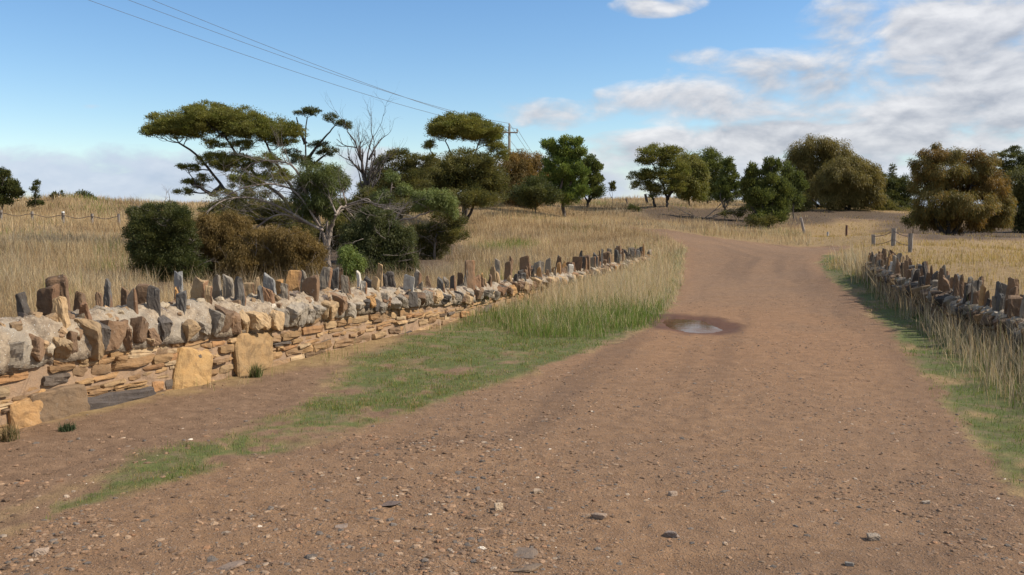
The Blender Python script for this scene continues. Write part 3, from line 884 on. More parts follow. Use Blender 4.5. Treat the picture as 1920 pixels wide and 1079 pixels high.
tree('wattle_tree', 'tall thin wattle with bare forked limbs and small dark leaf tufts beside the umbrella wattle', 'tree', 34, 618,
     [[None,(600,420),(578,340),(572,270),(576,222)],[(575,300),(600,268),(628,236)],[(577,320),(598,300),(618,285)],[(573,270),(560,240),(556,220)]],
     [(582,206,16,6),(567,213,13,5),(592,212,9,5),(620,222,14,6),(640,230,14,6),(652,238,8,5),(595,272,20,7),(620,282,16,6),(606,290,14,5),(560,300,24,9),(585,310,22,8),(548,285,14,6)], 'wattle', 'dkgreen', 1.1, DARKW, .07, seed=2)
tree('shrub', 'twiggy grey-green undergrowth filling the thicket beneath the long dead limbs', 'shrub', 30, 500, [[None,(500,450),(490,400)],[None,(540,450),(560,400)],[None,(440,450),(430,400)]],
     [(430,375,40,22),(480,380,40,26),(530,400,40,26),(440,405,44,22),(500,415,50,22),(560,430,40,24),(400,395,26,14)], 'wattle', 'dkolive', .8, GREYW, .05, seed=40)
tree('shrub', 'dark tangled evergreen shrub in the deep gap behind the gum trunk', 'shrub', 31, 650, [[None,(650,440),(655,400)]],
     [(640,400,34,24),(680,390,34,24),(650,430,40,26),(700,410,36,24),(610,450,30,26),(690,370,28,16),(730,395,30,20),(760,390,26,16)], 'bush', 'dkolive', 1.1, GREYW, .05, seed=41)
tree('wattle_tree', 'dusky grey-green wattle joining the dead tree to the dark wattle mass', 'tree', 43, 700, [[None,(700,380),(705,345)],[None,(790,380),(785,340)]],
     [(700,350,26,16),(730,352,30,18),(775,325,26,12),(800,322,22,12),(770,356,34,18),(690,380,30,16),(750,385,40,16),(805,378,34,18)], 'wattle', 'dkolive', 1.1, DARKW, .07, seed=42)
def bare_tree():
    r = np.random.default_rng(44); depth = 33; b = B(676, depth)
    root = thing('dead_tree', 'leafless dead tree with a fan of fine grey twigs against the sky', 'tree', b)
    mb = MB()
    path = [b - [0, 0, .1], W(690, 440, depth), W(694, 400, depth), W(688, 350, depth), W(680, 325, depth)]
    tube(mb, path, [.10, .085, .07, .06, .05], 8, (.07, .058, .05))
    for (a, tgt, L) in [((688,350),(668,290),1.0),((688,350),(700,300),1.0),((690,380),(715,330),.9),((680,325),(672,270),.95),((680,325),(690,270),.95),((684,335),(662,310),.7),((690,370),(722,300),.9),((676,300),(668,240),.7),((692,300),(705,262),.7),((680,325),(660,285),.8),((688,350),(712,280),.9),((690,370),(668,330),.8),((684,335),(694,250),.9),((690,360),(728,318),.7)]:
        p = W(*a, depth); q = W(*tgt, depth + r.normal(0, .3))
        dead_branch(mb, p, q - p, np.linalg.norm(q - p) * .95, .042, 3, r, (.075, .062, .055), .42, .22)
    link('trunk', mb.mesh('trunk', b, True), M['bark'], root)
bare_tree()
def gum_tree():
    root, w = tree('gum_tree', 'broken eucalypt with long pale dead limbs arching left and drooping green leaves', 'tree', 28, 612,
     [[None,(612,470),(606,440),(600,425),(590,400)],[None,(614,460),(620,430),(628,405),(650,385)]],
     [(590,325,30,22),(570,345,26,22),(612,345,30,24),(598,372,34,20),(575,392,26,14),(628,322,18,14),(618,395,22,14),(640,340,14,18),(560,370,16,12)], 'droop', 'green', .9, PALEW, .12, seed=4)
    r = np.random.default_rng(4); mb = MB(); D = 27.6; b = np.array(root.location)
    for ln, r0 in (([(600,425),(567,373),(547,353),(507,343),(453,352),(420,372)],.038),([(605,432),(580,420),(553,403),(513,383),(473,370),(425,372),(398,388)],.045),
               ([(600,428),(570,417),(530,400),(500,410),(470,440)],.04),([(590,400),(573,363),(567,337),(547,307),(500,300),(470,308)],.05),
               ([(613,430),(614,410),(611,463),(605,495),(583,500)],.035),([(628,405),(640,385),(652,395),(668,415),(672,425)],.04),([(650,385),(690,372),(700,385),(730,392)],.035),([(630,400),(612,360),(597,350),(585,348)],.03),([(611,463),(590,470),(583,492)],.025)):
        pp = np.array([W(x, y, D + r.normal(0, .25)) for x, y in ln])
        s = np.r_[0, np.cumsum(np.linalg.norm(np.diff(pp, axis=0), axis=1))]; q = np.linspace(0, s[-1], 16)
        P = np.c_[[np.interp(q, s, pp[:, k]) for k in range(3)]].T
        for k in range(3): P[1:-1, k] = np.convolve(P[:, k], [.25, .5, .25], 'valid')
        rr = np.linspace(r0, r0 * .3, 16)
        tube(mb, P, rr, 7, PALEW)
        for i in range(3, 16):
            for _ in range(2):
                if r.random() < .75:
                    t = P[min(i + 1, 15)] - P[i - 1]; t /= np.linalg.norm(t)
                    dead_branch(mb, P[i], t + r.normal(0, .55, 3) + [0, 0, .1], r.uniform(.35, .9), .012, 2, r, GREYW, .4, .05, 4)
    link('dead_limb', mb.mesh('dead_limb', b, True), M['bark'], root)
gum_tree()
tree('shrub', 'dark green rounded bush at the left end of the thicket beside the straw paddock', 'shrub', 20.5, 305, [[None,(305,480),(300,440)],[None,(330,470),(335,430)]],
     [(300,410,50,24),(275,425,32,30),(330,415,32,30),(290,455,48,32),(330,465,40,40),(300,495,52,30),(262,400,20,12),(345,445,20,40),(265,470,22,16),(300,530,64,26),(260,445,24,30),(350,500,40,30),(300,450,48,34),(284,392,15,10),(318,387,17,9),(338,402,12,10),(262,418,12,10)], 'bush', 'dkgreen', 1.25, DARKW, .06, seed=5, deadw=26, accent=((.10,.10,.03),.12))
tree('sheoak_shrub', 'dull brown sheoak bush between the dark green bush and the larger brown mounds', 'shrub', 22, 400, [[None,(400,460),(405,430)]],
     [(400,430,42,24),(375,465,38,34),(425,455,40,36),(395,495,50,30),(440,420,34,20),(390,535,54,26),(410,440,56,36),(380,470,46,36)], 'sheoak', 'brown', 1.2, DARKW, .05, seed=6, spray=1.1)
tree('sheoak_shrub', 'large billowing rusty brown sheoak shrub directly in front of the gum trunk', 'shrub', 21.5, 500, [[None,(500,470),(505,450)],[None,(540,470),(550,455)]],
     [(505,452,40,24),(470,475,42,32),(530,475,44,30),(560,462,30,24),(500,500,62,30),(560,495,34,28),(450,500,34,26),(585,470,20,24),(490,535,80,24),(540,450,40,20),(575,500,30,22),(500,475,50,28),(485,440,18,12),(528,448,20,12)], 'sheoak', 'brown', 1.25, DARKW, .05, seed=7, deadw=26, spray=1.1)
tree('shrub', 'dense deep green bush right of the gum trunk, just behind the wall stones', 'shrub', 22.5, 712, [[None,(712,470),(705,430)]],
     [(700,415,42,22),(680,440,40,30),(735,445,40,32),(705,470,56,32),(750,475,28,28),(665,470,30,32),(715,512,60,28),(720,455,48,34),(690,398,16,10),(722,404,16,10),(690,490,50,30),(760,495,26,24)], 'droop', 'dkgreen', 1.25, DARKW, .06, seed=8, deadw=26)
tree('shrub', 'small fresh green sapling poking up against the wall top before the deep green bush', 'shrub', 18, 656, [[None,(656,510),(655,475)]],
     [(655,472,14,14),(650,490,18,16),(668,492,14,16),(660,512,22,16)], 'droop', 'bright', .8, DARKW, .02, seed=9)
tree('shrub', 'dark low spreading bush at the right edge of the left thicket', 'shrub', 30, 815, [[None,(815,460),(820,430)],[(815,460),(760,425),(735,418)]],
     [(838,405,30,14),(855,420,18,10),(850,440,28,12),(820,450,34,18),(800,475,40,20),(815,430,30,14),(780,445,26,20)], 'bush', 'dkolive', 1.1, GREYW, .06, seed=10, deadw=26)
tree('willow_wattle', 'light green feathery crown on a leaning pale trunk at the thicket right', 'tree', 29, 728,
     [[None,(724,440),(730,417),(775,410),(822,390)],[(735,416),(730,380),(735,345)],[(740,415),(752,395),(765,380)]],
     [(812,368,26,14),(838,380,18,14),(800,388,22,10),(785,370,16,12),(845,395,14,10),(733,332,12,10),(755,352,14,9),(715,370,18,14)], 'droop', 'pale', 1., PALEW, .065, seed=11)
tree('wattle_tree', 'dark ragged wattle behind the dead tree, left of the second umbrella crown', 'tree', 41, 745, [[None,(745,380),(740,320)],[None,(760,370),(780,310)]],
     [(742,292,22,9),(718,302,20,9),(775,298,16,8),(760,312,26,10),(720,328,26,16),(760,340,40,18),(800,300,16,10),(720,365,34,22),(775,372,34,18)], 'wattle', 'dkolive', 1.1, DARKW, .09, seed=12, fat=1.2)
tree('wattle_tree', 'second flat-topped wattle with a rounded olive umbrella crown, below the power line', 'tree', 50, 872, [[None,(868,340),(850,300),(835,265)],[None,(880,330),(890,290),(900,262)],[(868,330),(815,300),(806,280)]],
     [(862,226,38,12),(838,240,32,12),(885,242,42,14),(912,258,30,12),(932,276,16,11),(822,252,22,8),(805,274,12,7),(938,292,10,8),(868,250,44,10),(850,234,40,14),(900,246,36,14),(870,238,46,14)], 'wattle', 'olive', 1.25, DARKW, .10, seed=13, fat=1.15)
tree('wattle_tree', 'broad dense dark wattle mass under the second umbrella crown', 'tree', 47, 868, [[None,(868,360),(860,330)],[None,(900,360),(905,330)]],
     [(870,306,56,20),(830,322,44,22),(905,322,40,26),(870,345,66,26),(820,355,42,26),(925,350,26,34),(880,372,60,16),(795,345,28,22)], 'bush', 'dkolive', 1.2, DARKW, .1, seed=14, fat=1.08)
tree('sheoak_tree', 'golden brown sheoak just right of the power pole', 'tree', 60, 985, [[None,(985,360),(985,330)]],
     [(985,302,30,14),(965,318,26,18),(1005,322,28,20),(975,345,32,24),(1010,352,24,24),(980,372,36,14),(958,296,10,10)], 'sheoak', 'orange', 1.1, DARKW, .09, seed=15, fat=1.15)
tree('wattle_tree', 'small dark round tree on a thin straight stem, left of the bright green tree', 'tree', 54.5, 1003, [[None,(1004,385),(1002,362)]],
     [(1000,350,26,14),(985,364,24,14),(1020,364,24,14),(1003,376,30,9)], 'bush', 'dkgreen', 1.1, DARKW, .05, seed=16, fat=1.2)
tree('boobialla_tree', 'bright green tree with upright leafy sprigs on a stout trunk in straw grass', 'tree', 57, 1058, [[None,(1056,388),(1050,360),(1058,320),(1062,285)],[(1054,375),(1040,345),(1030,300)],[(1056,365),(1075,335),(1085,300)]],
     [(1028,272,10,8),(1040,284,12,10),(1062,266,12,8),(1055,284,16,10),(1084,270,8,10),(1088,286,9,8),(1072,296,16,10),(1042,304,18,10),(1060,318,22,12),(1085,322,14,10),(1036,330,18,10),(1070,340,22,11),(1042,354,22,9),(1082,358,20,9),(1060,372,22,8)], 'broad', 'bright', 1.25, (.09,.07,.055), .13, seed=17, fat=1.22)
tree('boobialla_tree', 'slim dark green tree right of the bright green tree, bare twigs at its side', 'tree', 63, 1100, [[None,(1104,376),(1110,350),(1106,318)],[(1104,378),(1118,362),(1126,345)],[(1103,380),(1094,366)]],
     [(1104,304,12,8),(1098,318,11,8),(1114,314,11,9),(1108,334,14,9),(1120,340,10,9),(1096,340,9,8),(1124,358,11,9),(1112,362,12,8),(1098,358,8,7)], 'broad', 'green', 1.2, DARKW, .09, seed=18, fat=1.25)
tree('sapling', 'tiny lone sapling on the crest in the sky gap right of the slim dark tree', 'sapling', 67, 1148, [[None,(1148,365),(1148,352)],[(1147,372),(1141,358)]],
     [(1148,346,4,5),(1149,354,4,4)], 'broad', 'dkgreen', 1.2, DARKW, .025, seed=19)
tree('wattle_tree', 'open airy wattle with dark forked trunks, left of the gap-side group', 'tree', 62, 1250, [[None,(1251,375),(1244,350),(1232,325),(1222,305)],[(1251,375),(1262,345),(1258,310)],[(1251,372),(1272,345),(1270,318)],[(1228,388),(1222,365),(1212,345)]],
     [(1214,288,16,8),(1236,282,20,9),(1258,286,18,9),(1206,304,10,6),(1232,302,20,9),(1262,304,18,9),(1198,332,14,8),(1214,326,14,8),(1206,346,16,7),(1236,328,18,8),(1256,326,16,8),(1224,352,14,7),(1276,322,14,14),(1250,346,14,7),(1232,362,16,6),(1268,350,14,9)], 'wattle', 'olive', 1.1, BLACKW, .10, seed=20, fat=1.28)
tree('wattle_tree', 'olive drooping tree with a short trunk, second in the gap-side group', 'tree', 66, 1292, [[None,(1292,362),(1292,330)]],
     [(1288,302,18,10),(1296,318,20,14),(1282,330,18,14),(1300,344,20,14),(1285,354,18,10),(1312,326,10,16),(1296,364,20,9)], 'droop', 'olive', 1.15, DARKW, .08, seed=21, fat=1.28)
tree('wattle_tree', 'taller deep green domed tree, third in the gap-side group', 'tree', 70, 1326, [[None,(1326,355),(1328,320)]],
     [(1326,292,20,9),(1336,308,20,12),(1318,308,18,12),(1334,328,24,14),(1325,346,26,14),(1344,350,16,12),(1334,366,26,9)], 'bush', 'green', 1.15, DARKW, .08, seed=22, fat=1.25)
tree('banksia_tree', 'spindly upright banksia with sparse knobbly leaf tufts before the pale cloud', 'tree', 58, 1360, [[None,(1358,385),(1364,345),(1366,308)],[(1359,395),(1372,365),(1380,345)],[(1358,390),(1350,370),(1352,352)]],
     [(1366,304,5,6),(1370,318,7,6),(1360,322,6,5),(1376,332,7,6),(1362,338,9,6),(1354,352,10,8),(1372,352,9,6),(1382,350,6,6),(1384,364,7,5),(1352,370,12,8),(1370,372,9,6)], 'broad', 'green', 1.2, GREYW, .05, seed=23, fat=1.3)
tree('banksia_tree', 'bushy dark banksia with knobbly upright sprigs and a leaning trunk, left of the dome sheoaks', 'tree', 53, 1440, [[None,(1432,400),(1425,370),(1412,330)],[None,(1448,395),(1452,350),(1444,315)],[None,(1415,395),(1390,368)]],
     [(1412,314,6,6),(1408,326,8,7),(1420,330,7,7),(1398,340,9,7),(1410,346,12,8),(1394,356,9,7),(1442,306,7,7),(1440,320,8,8),(1456,312,6,8),(1450,336,16,10),(1432,344,12,9),(1425,366,22,12),(1455,362,18,14),(1438,384,26,12),(1428,402,20,10),(1460,386,12,12),(1444,404,26,10),(1410,372,14,12),(1470,360,14,18)], 'broad', 'green', 1.25, DARKW, .08, seed=24, fat=1.25)
tree('banksia_tree', 'thin greyish tree with bare twigs in front of the tallest dome sheoak', 'tree', 57, 1488, [[None,(1486,385),(1482,350),(1480,315)],[(1485,380),(1498,350)]],
     [(1476,318,10,10),(1490,332,10,10),(1474,342,9,12),(1500,350,10,12),(1488,362,12,12),(1496,378,10,10),(1478,378,10,10)], 'broad', 'green', .7, GREYW, .05, seed=25, fat=1.25)
tree('sheoak_tree', 'tallest brown dome-shaped sheoak, rear of the overlapping pair', 'tree', 69, 1540, [[None,(1540,370),(1540,320)],[None,(1515,370),(1510,330)]],
     [(1536,272,32,14),(1510,288,28,20),(1565,286,32,18),(1495,318,24,30),(1530,310,44,26),(1580,312,32,26),(1515,350,30,30),(1555,345,44,30),(1615,330,26,24),(1505,378,24,16)], 'sheoak', 'khaki', 1.15, BLACKW, .14, seed=26, spray=1.15)
tree('sheoak_tree', 'low wide weeping dome sheoak in front of the tallest dome', 'tree', 63, 1592, [[None,(1592,375),(1592,340)],[None,(1570,378),(1562,350)]],
     [(1592,308,34,13),(1566,326,30,18),(1618,322,30,18),(1590,335,44,20),(1552,352,24,24),(1630,348,24,24),(1590,362,50,20),(1560,376,26,13),(1622,374,30,13)], 'sheoak', 'khaki', 1.25, BLACKW, .14, seed=27, spray=1.15)
tree('cypress_tree', 'dark green conifer clump in the gap between the dome sheoaks and the orange sheoak', 'tree', 67, 1684, [[None,(1684,370),(1680,330)],[None,(1662,370),(1660,340)]],
     [(1662,348,16,16),(1680,352,16,16),(1700,350,16,18),(1668,374,22,18),(1692,376,24,18),(1680,396,34,14),(1655,340,8,14)], 'pine', 'dkgreen', 1.15, BLACKW, .08, seed=28, fat=1.2)
tree('pine_sapling', 'small pointed young pine standing above the dark conifer clump', 'tree', 74, 1675, [[None,(1675,350),(1674,308)]],
     [(1674,311,2.5,4),(1674,319,5,3.5),(1675,328,7,4),(1675,337,9,4),(1675,346,11,5)], 'pine', 'dkgreen', 1.3, DARKW, .04, seed=29)
tree('sheoak_tree', 'huge olive sheoak tinged orange-gold, standing behind the right wall', 'tree', 47, 1778, [[None,(1778,400),(1775,350)],[None,(1810,400),(1820,350)],[None,(1745,395),(1738,350)]],
     [(1752,292,26,14,0,'orange'),(1782,292,26,13),(1822,296,28,13,.2,'orange'),(1850,304,20,12),(1730,314,22,18),(1772,318,40,18),(1825,324,40,20),(1716,308,8,8),(1740,346,34,24,.2),(1795,350,48,24,1.2,'orange'),(1855,345,32,28,0,'orange'),(1760,380,44,24,-.5),(1820,384,48,24),(1872,376,24,26),(1742,408,30,18,.4),(1795,414,52,16,.3,'orange'),(1850,412,36,18),(1886,400,14,26),(1758,276,8,6)], 'sheoak', 'khaki', 1.1, BLACKW, .16, seed=30, accent=((.25,.145,.028),.16), spray=1.)
tree('sheoak_tree', 'shadowy green sheoak cut by the right edge behind the orange sheoak', 'tree', 51, 1912, [[None,(1912,400),(1912,350)]],
     [(1910,340,26,18),(1900,365,22,22),(1935,365,34,30),(1910,395,26,24),(1950,400,34,24),(1955,340,30,20),(1915,420,24,12)], 'sheoak', 'dkolive', 1.2, BLACKW, .14, seed=31)
tree('pine_tree', 'distant dark layered pine top at the far right edge', 'tree', 88, 1912, [[None,(1912,340),(1908,285)]],
     [(1905,282,20,5),(1890,292,22,5),(1920,292,26,6),(1882,304,20,6),(1908,306,28,7),(1892,318,26,8),(1925,316,26,9),(1900,332,30,10),(1940,300,20,8)], 'pine', 'dkgreen', 1.3, BLACKW, .14, seed=32)
# --- far left skyline
tree('boobialla_tree', 'dark tree at the far left edge of the skyline', 'tree', 50, 4, [[None,(6,370),(4,345)]],
     [(4,326,12,8),(-6,342,24,12),(18,346,14,9),(10,360,26,11),(30,362,14,10),(0,374,30,8),(-35,355,22,20)], 'broad', 'dkgreen', 1.2, DARKW, .07, seed=33)
tree('shrub', 'thin upright weedy shrub on the crest right of the far left tree', 'shrub', 50, 66, [[None,(68,368),(66,345)]],
     [(68,346,5,6),(64,356,5,5),(70,368,4,4),(58,382,7,5),(74,382,7,4)], 'broad', 'dkgreen', 1., DARKW, .02, seed=34)
tree('shrub', 'tiny twin-stemmed shrub on the grassy mound', 'shrub', 54, 108, [[None,(106,372),(104,366)],[None,(115,370),(116,362)]],
     [(104,366,5,4),(99,370,4,3),(116,364,1.6,5)], 'broad', 'dkgreen', 1.2, DARKW, .02, seed=35)
tree('shrub', 'neat rounded dark bush on the grassy mound skyline', 'shrub', 56, 160, [[None,(160,378),(160,372)]],
     [(158,368,14,8),(150,376,12,7),(170,376,13,7),(162,380,20,5)], 'bush', 'dkgreen', 1.3, DARKW, .04, seed=36)
tree('shrub', 'low dark cushion shrub on the bank in the sky gap', 'shrub', 59, 1188, [[None,(1188,394)]],
     [(1186,391,8,4),(1194,394,6,3)], 'bush', 'dkgreen', 1.2, DARKW, .03, seed=37)
tree('shrub', 'bright lime green bush at the foot of the gap-side trees', 'shrub', 66, 1312, [[None,(1312,372)]],
     [(1310,366,8,5),(1316,370,6,4)], 'bush', 'bright', 1.2, DARKW, .03, seed=38)
tree('shrub', 'scrubby dark undergrowth bush under the leaning banksia', 'shrub', 52, 1430, [[None,(1430,412)]],
     [(1424,416,18,6),(1446,412,12,9),(1408,410,10,6)], 'bush', 'dkolive', 1.2, DARKW, .03, seed=39)

tree('shrub', 'low dark scrub filling the gap between the weeping dome sheoak and the conifer clump', 'shrub', 64, 1652, [[None,(1652,392)]],
     [(1645,388,18,12),(1664,392,20,12),(1655,374,12,10),(1690,400,22,8)], 'bush', 'dkolive', 1.1, DARKW, .04, seed=43)
tree('shrub', 'grey-brown twiggy scrub on the dark bank under the spindly banksia', 'shrub', 57, 1385, [[None,(1385,400)],[None,(1372,398)]],
     [(1380,398,16,8),(1398,394,12,9),(1366,402,12,6)], 'wattle', 'dkolive', .8, GREYW, .03, seed=44)
tree('shrub', 'dark scrub in the deep shade left of the dome sheoak pair', 'shrub', 62, 1502, [[None,(1502,396)]],
     [(1496,392,14,9),(1512,388,14,11),(1505,372,10,9)], 'bush', 'dkolive', 1.1, DARKW, .03, seed=45)
tree('shrub', 'low olive scrub at the foot of the huge olive sheoak, by its left side', 'shrub', 50, 1712, [[None,(1712,420)]],
     [(1706,416,14,8),(1722,412,14,9),(1716,400,10,8)], 'bush', 'dkolive', 1.1, DARKW, .03, seed=46)
def fallen_branch(px, D, label, seed, n=7, L=1.9, col=GREYW):
    r = np.random.default_rng(seed); b = B(px, D); mb = MB()
    for k in range(n):
        a = r.uniform(-.6, .6) + (math.pi if r.random() < .45 else 0)
        dead_branch(mb, b + r.normal(0, .3, 3) * [1, 1, 0] + [0, 0, .05], [math.cos(a), .3 * math.sin(a), r.uniform(.1, .5)], r.uniform(.6, 1) * L, .035, 3, r, col, .4, -.02, 5)
    o = link('fallen_branch', mb.mesh('fallen_branch', b, True), M['bark'], None, b)
    tag(o, label, 'fallen branch')
fallen_branch(1318, 57.5, 'tangle of grey fallen branches lying on the bank below the gap-side trees', 51)

# ------------------------------------------------------------------ fences, posts, power line
def post_mesh(h, w, seed, col, lean=(0, 0), round_=False):
    r = np.random.default_rng(seed); mb = MB()
    n = 5; path = np.array([[lean[0] * t * h + r.normal(0, .004), lean[1] * t * h, -.12 + t * (h + .12)] for t in np.linspace(0, 1, n)])
    tube(mb, path, w / 2 * (1 + r.normal(0, .05, n)), 7, col)
    return mb
WOODP = (.24, .21, .18)
def left_fence():
    D = 41
    b = B(120, D)
    root = thing('wire_fence', 'old rail fence of grey posts crossing the straw paddock on the far left', 'fence', b)
    tops = []
    for i, px in enumerate([-60, 4, 62, 120, 174, 224]):
        p = B(px, D + .4 * i); h = 22 * D / F if i < 3 else 24 * D / F
        mb = post_mesh(h, .13, 60 + i, WOODP)
        link('post', mb.mesh('post'), M['bark'], root, p - b)
        if px == 120:
            m2 = MB(); tube(m2, [[0, 0, h], [0, 0, h + .05]], [.07, .06], 7, (.8, .8, .78)); c = link('white_cap', m2.mesh('white_cap'), M['wpaint'], root, p - b)
        tops.append(p + [0, -.07, h * .78])
    mb = MB()
    for a, c in zip(tops[:-1], tops[1:]):
        P = [a + (c - a) * t + np.array([0, 0, -.10 * math.sin(math.pi * t) + .02 * math.sin(9 * t)]) for t in np.linspace(0, 1, 10)]
        tube(mb, P, .017, 5, (.12, .09, .07))
        P = [a + (c - a) * t + np.array([0, 0, -.35 - .04 * math.sin(math.pi * t)]) for t in np.linspace(0, 1, 8)]
        tube(mb, P, .008, 4, (.09, .065, .05))
    link('rail', mb.mesh('rail', b), M['bark'], root)
left_fence()
def right_fence():
    root = None; tops = []
    spec = [(1638, 34, 20, 7, -.03), (1675, 32, 31, 8.5, 0), (1706, 29, 33, 8.5, .03)]
    b = B(1675, 32)
    root = thing('wire_fence', 'three stout grey fence posts joined by sagging wire beyond the right wall', 'fence', b)
    for i, (px, D, hp, wp, ln) in enumerate(spec):
        p = B(px, D); h = hp * D / F + .04
        link('post', post_mesh(h, wp * D / F, 80 + i, WOODP, (ln, 0)).mesh('post'), M['bark'], root, p - b)
        tops.append(p + np.array([0, 0, h * .85]))
    mb = MB()
    for a, c in zip(tops[:-1], tops[1:]):
        tube(mb, [a + (c - a) * t + np.array([0, 0, -.06 * math.sin(math.pi * t)]) for t in np.linspace(0, 1, 8)], .012, 4)
        tube(mb, [a + (c - a) * t + np.array([0, 0, -.3 - .05 * math.sin(math.pi * t)]) for t in np.linspace(0, 1, 8)], .010, 4)
    link('wire', mb.mesh('wire', b), M['fwire'], root)
right_fence()
def single_post(name, label, px, D, hp, wp, lean, mat, col, seed):
    p = B(px, D); h = hp * D / F
    tag(link(name, post_mesh(h, wp * D / F, seed, col, (lean, 0)).mesh(name), mat, None, p), label, 'post')
single_post('fence_post', 'thin grey post leaning left in front of the dome sheoaks', 1510, 50, 34, 5, -.28, M['bark'], (.3, .26, .23), 90)
single_post('fence_post', 'short pale stub post in the grass below the dome sheoaks', 1552, 48, 15, 4, 0, M['bark'], (.5, .48, .45), 91)
single_post('metal_picket', 'thin rusty iron picket in the grass left of the stout fence posts', 1587, 46, 28, 4, .0, M['rust'], (.1, .05, .03), 92)
single_post('fence_post', 'dark weathered stick leaning right at the far end of the right wall', 1644, 23.5, 36, 6, .38, M['bark'], (.08, .055, .04), 93)
single_post('fence_post', 'tiny leaning post on the crest in the sky gap', 1178, 72, 14, 3, -.35, M['bark'], (.12, .1, .09), 94)
single_post('fence_post', 'short dark post on the crest beside the airy wattle', 1214, 70, 20, 5, -.25, M['bark'], (.08, .07, .06), 95)

def power():
    D = 118.; b = B(955, D)
    top = W(955, 237, D); b[0] = top[0]
    root = thing('power_pole', 'timber power pole with a single crossarm rising above the thicket', 'power pole', b)
    mb = MB(); tube(mb, [b - [0, 0, .3], (b + top) / 2, top], [.23, .20, .17], 10, (.30, .29, .25)); link('pole', mb.mesh('pole', b), M['bark'], root)
    arm_z = W(955, 249, D)[2]; aw = 16 * D / F
    u = np.array([.97, .25, 0]); c = np.array([top[0], top[1] - .2, arm_z])
    mb = MB(); tube(mb, [c - u * aw, c, c + u * aw], .10, 6, (.16, .13, .11)); link('crossarm', mb.mesh('crossarm', b), M['bark'], root)
    heads = []
    for f in (-.95, .05, .95):
        p = c + u * aw * f + [0, 0, .1] if f != .05 else top + np.array([0, 0, 0.])
        mb = MB(); tube(mb, [p, p + [0, 0, .12], p + [0, 0, .24], p + [0, 0, .4]], [.05, .11, .13, .06], 8, (.3, .28, .25))
        link('insulator', mb.mesh('insulator', b), M['insul'], root); heads.append(p + [0, 0, .36])
    # spans: towards the near pole (out of frame, upper left) and away downhill
    near = [(165, 0, 38.), (240, 0, 37.), (285, 0, 36.)]
    mids = [(480, 108), (540, 103), (580, 101)]
    labs = ['lowest of the three overhead wires, meeting the top frame edge farthest left', 'middle one of the three overhead power wires crossing the sky', 'uppermost overhead wire, meeting the top frame edge farthest right']
    order = [0, 1, 2]
    mid_t = [(480, 132), (545, 118), (590, 112)]
    for i in range(3):
        A = heads[order[i]]; Cn = W(near[i][0], near[i][1], near[i][2])
        t = np.linspace(0, 1.75, 40)[:, None]
        P = A + (Cn - A) * t
        # sag so that the wire bows below its chord
        P[:, 2] += -1.9 * (4 * t * (1.75 - t) / 1.75 ** 2).ravel() + 1.9 * 4 * 1 * .75 / 1.75 ** 2 * t.ravel()
        far = W(1032 + 6 * i, 338, 190.)
        t2 = np.linspace(1, 0, 14)[1 - 1:-1][:, None]
        Q = A + (far - A) * t2; Q[:, 2] -= .8 * (4 * t2 * (1 - t2)).ravel()
        mb = MB(); PP = np.r_[Q, P]
        dist = np.linalg.norm(PP, axis=1)
        tube(mb, PP, np.clip(dist * .00022, .008, .026), 5, (.1, .1, .12))
        tag(link('power_line', mb.mesh('power_line', A), M['wire'], None, A), labs[i], 'power line', 'overhead power wires')
power()

# ------------------------------------------------------------------ grass
def blades(P, h, w, lean, col, r, wind=(.0, 0.), segs=2):
    n = len(P); az = r.uniform(0, 2 * np.pi, n)
    face = np.stack([np.cos(az), np.sin(az), 0 * az], 1)
    la = r.uniform(0, 2 * np.pi, n); ln = (np.abs(r.normal(0, 1, n)) * lean)
    tip = np.stack([np.cos(la) * ln + wind[0], np.sin(la) * ln + wind[1], np.ones(n)], 1); tip /= np.linalg.norm(tip, axis=1)[:, None]
    h = h[:, None]; w = (w / 2)[:, None]
    mid = P + (np.array([0, 0, 1.]) * .55 + tip * .45) * h * .5
    end = P + (np.array([0, 0, 1.]) * .2 + tip * .8) * h
    V = np.stack([P - face * w, P + face * w, mid - face * w * .8, mid + face * w * .8, end], 1).reshape(-1, 3)
    o = np.arange(n)[:, None] * 5
    q = o + np.array([[0, 1, 3, 2]]); t = o + np.array([[2, 3, 4]])
    return V, t, q, np.repeat(col, 5, 0)

def scatter(n, r1, r2, r, a1=-40, a2=40):
    a = np.radians(r.uniform(a1, a2, n)); R = np.exp(r.uniform(math.log(r1), math.log(r2), n))
    return R * np.sin(a), R * np.cos(a)

STRAW = np.array([(.54, .40, .22), (.48, .34, .17), (.60, .47, .28), (.42, .285, .145), (.51, .40, .24), (.34, .225, .115)])
GREY = np.array([(.40, .33, .22), (.48, .41, .29), (.32, .24, .15), (.50, .40, .25)])
GREENS = np.array([(.125, .19, .03), (.17, .235, .042), (.095, .145, .027), (.19, .20, .05), (.25, .21, .075)])
OCHRE = np.array([(.44, .30, .105), (.38, .265, .09), (.48, .35, .15), (.30, .235, .075), (.34, .22, .085)])
def pick(cols, n, r, p=None): return cols[r.choice(len(cols), n, p=p)] * r.uniform(.78, 1.2, n)[:, None]
def hz(x, y):
    R = np.hypot(x, y); m = masks(x, y)
    return hbase(x, y) + (1 - m['road']) * .10 * (fbm(x * .8, y * .8, 41) - .5) * sstep(2, 12, R) * sstep(110, 60, R) + .03 * (fbm(x * 2.3, y * 2.3, 43) - .5) * sstep(60, 20, R) - .01

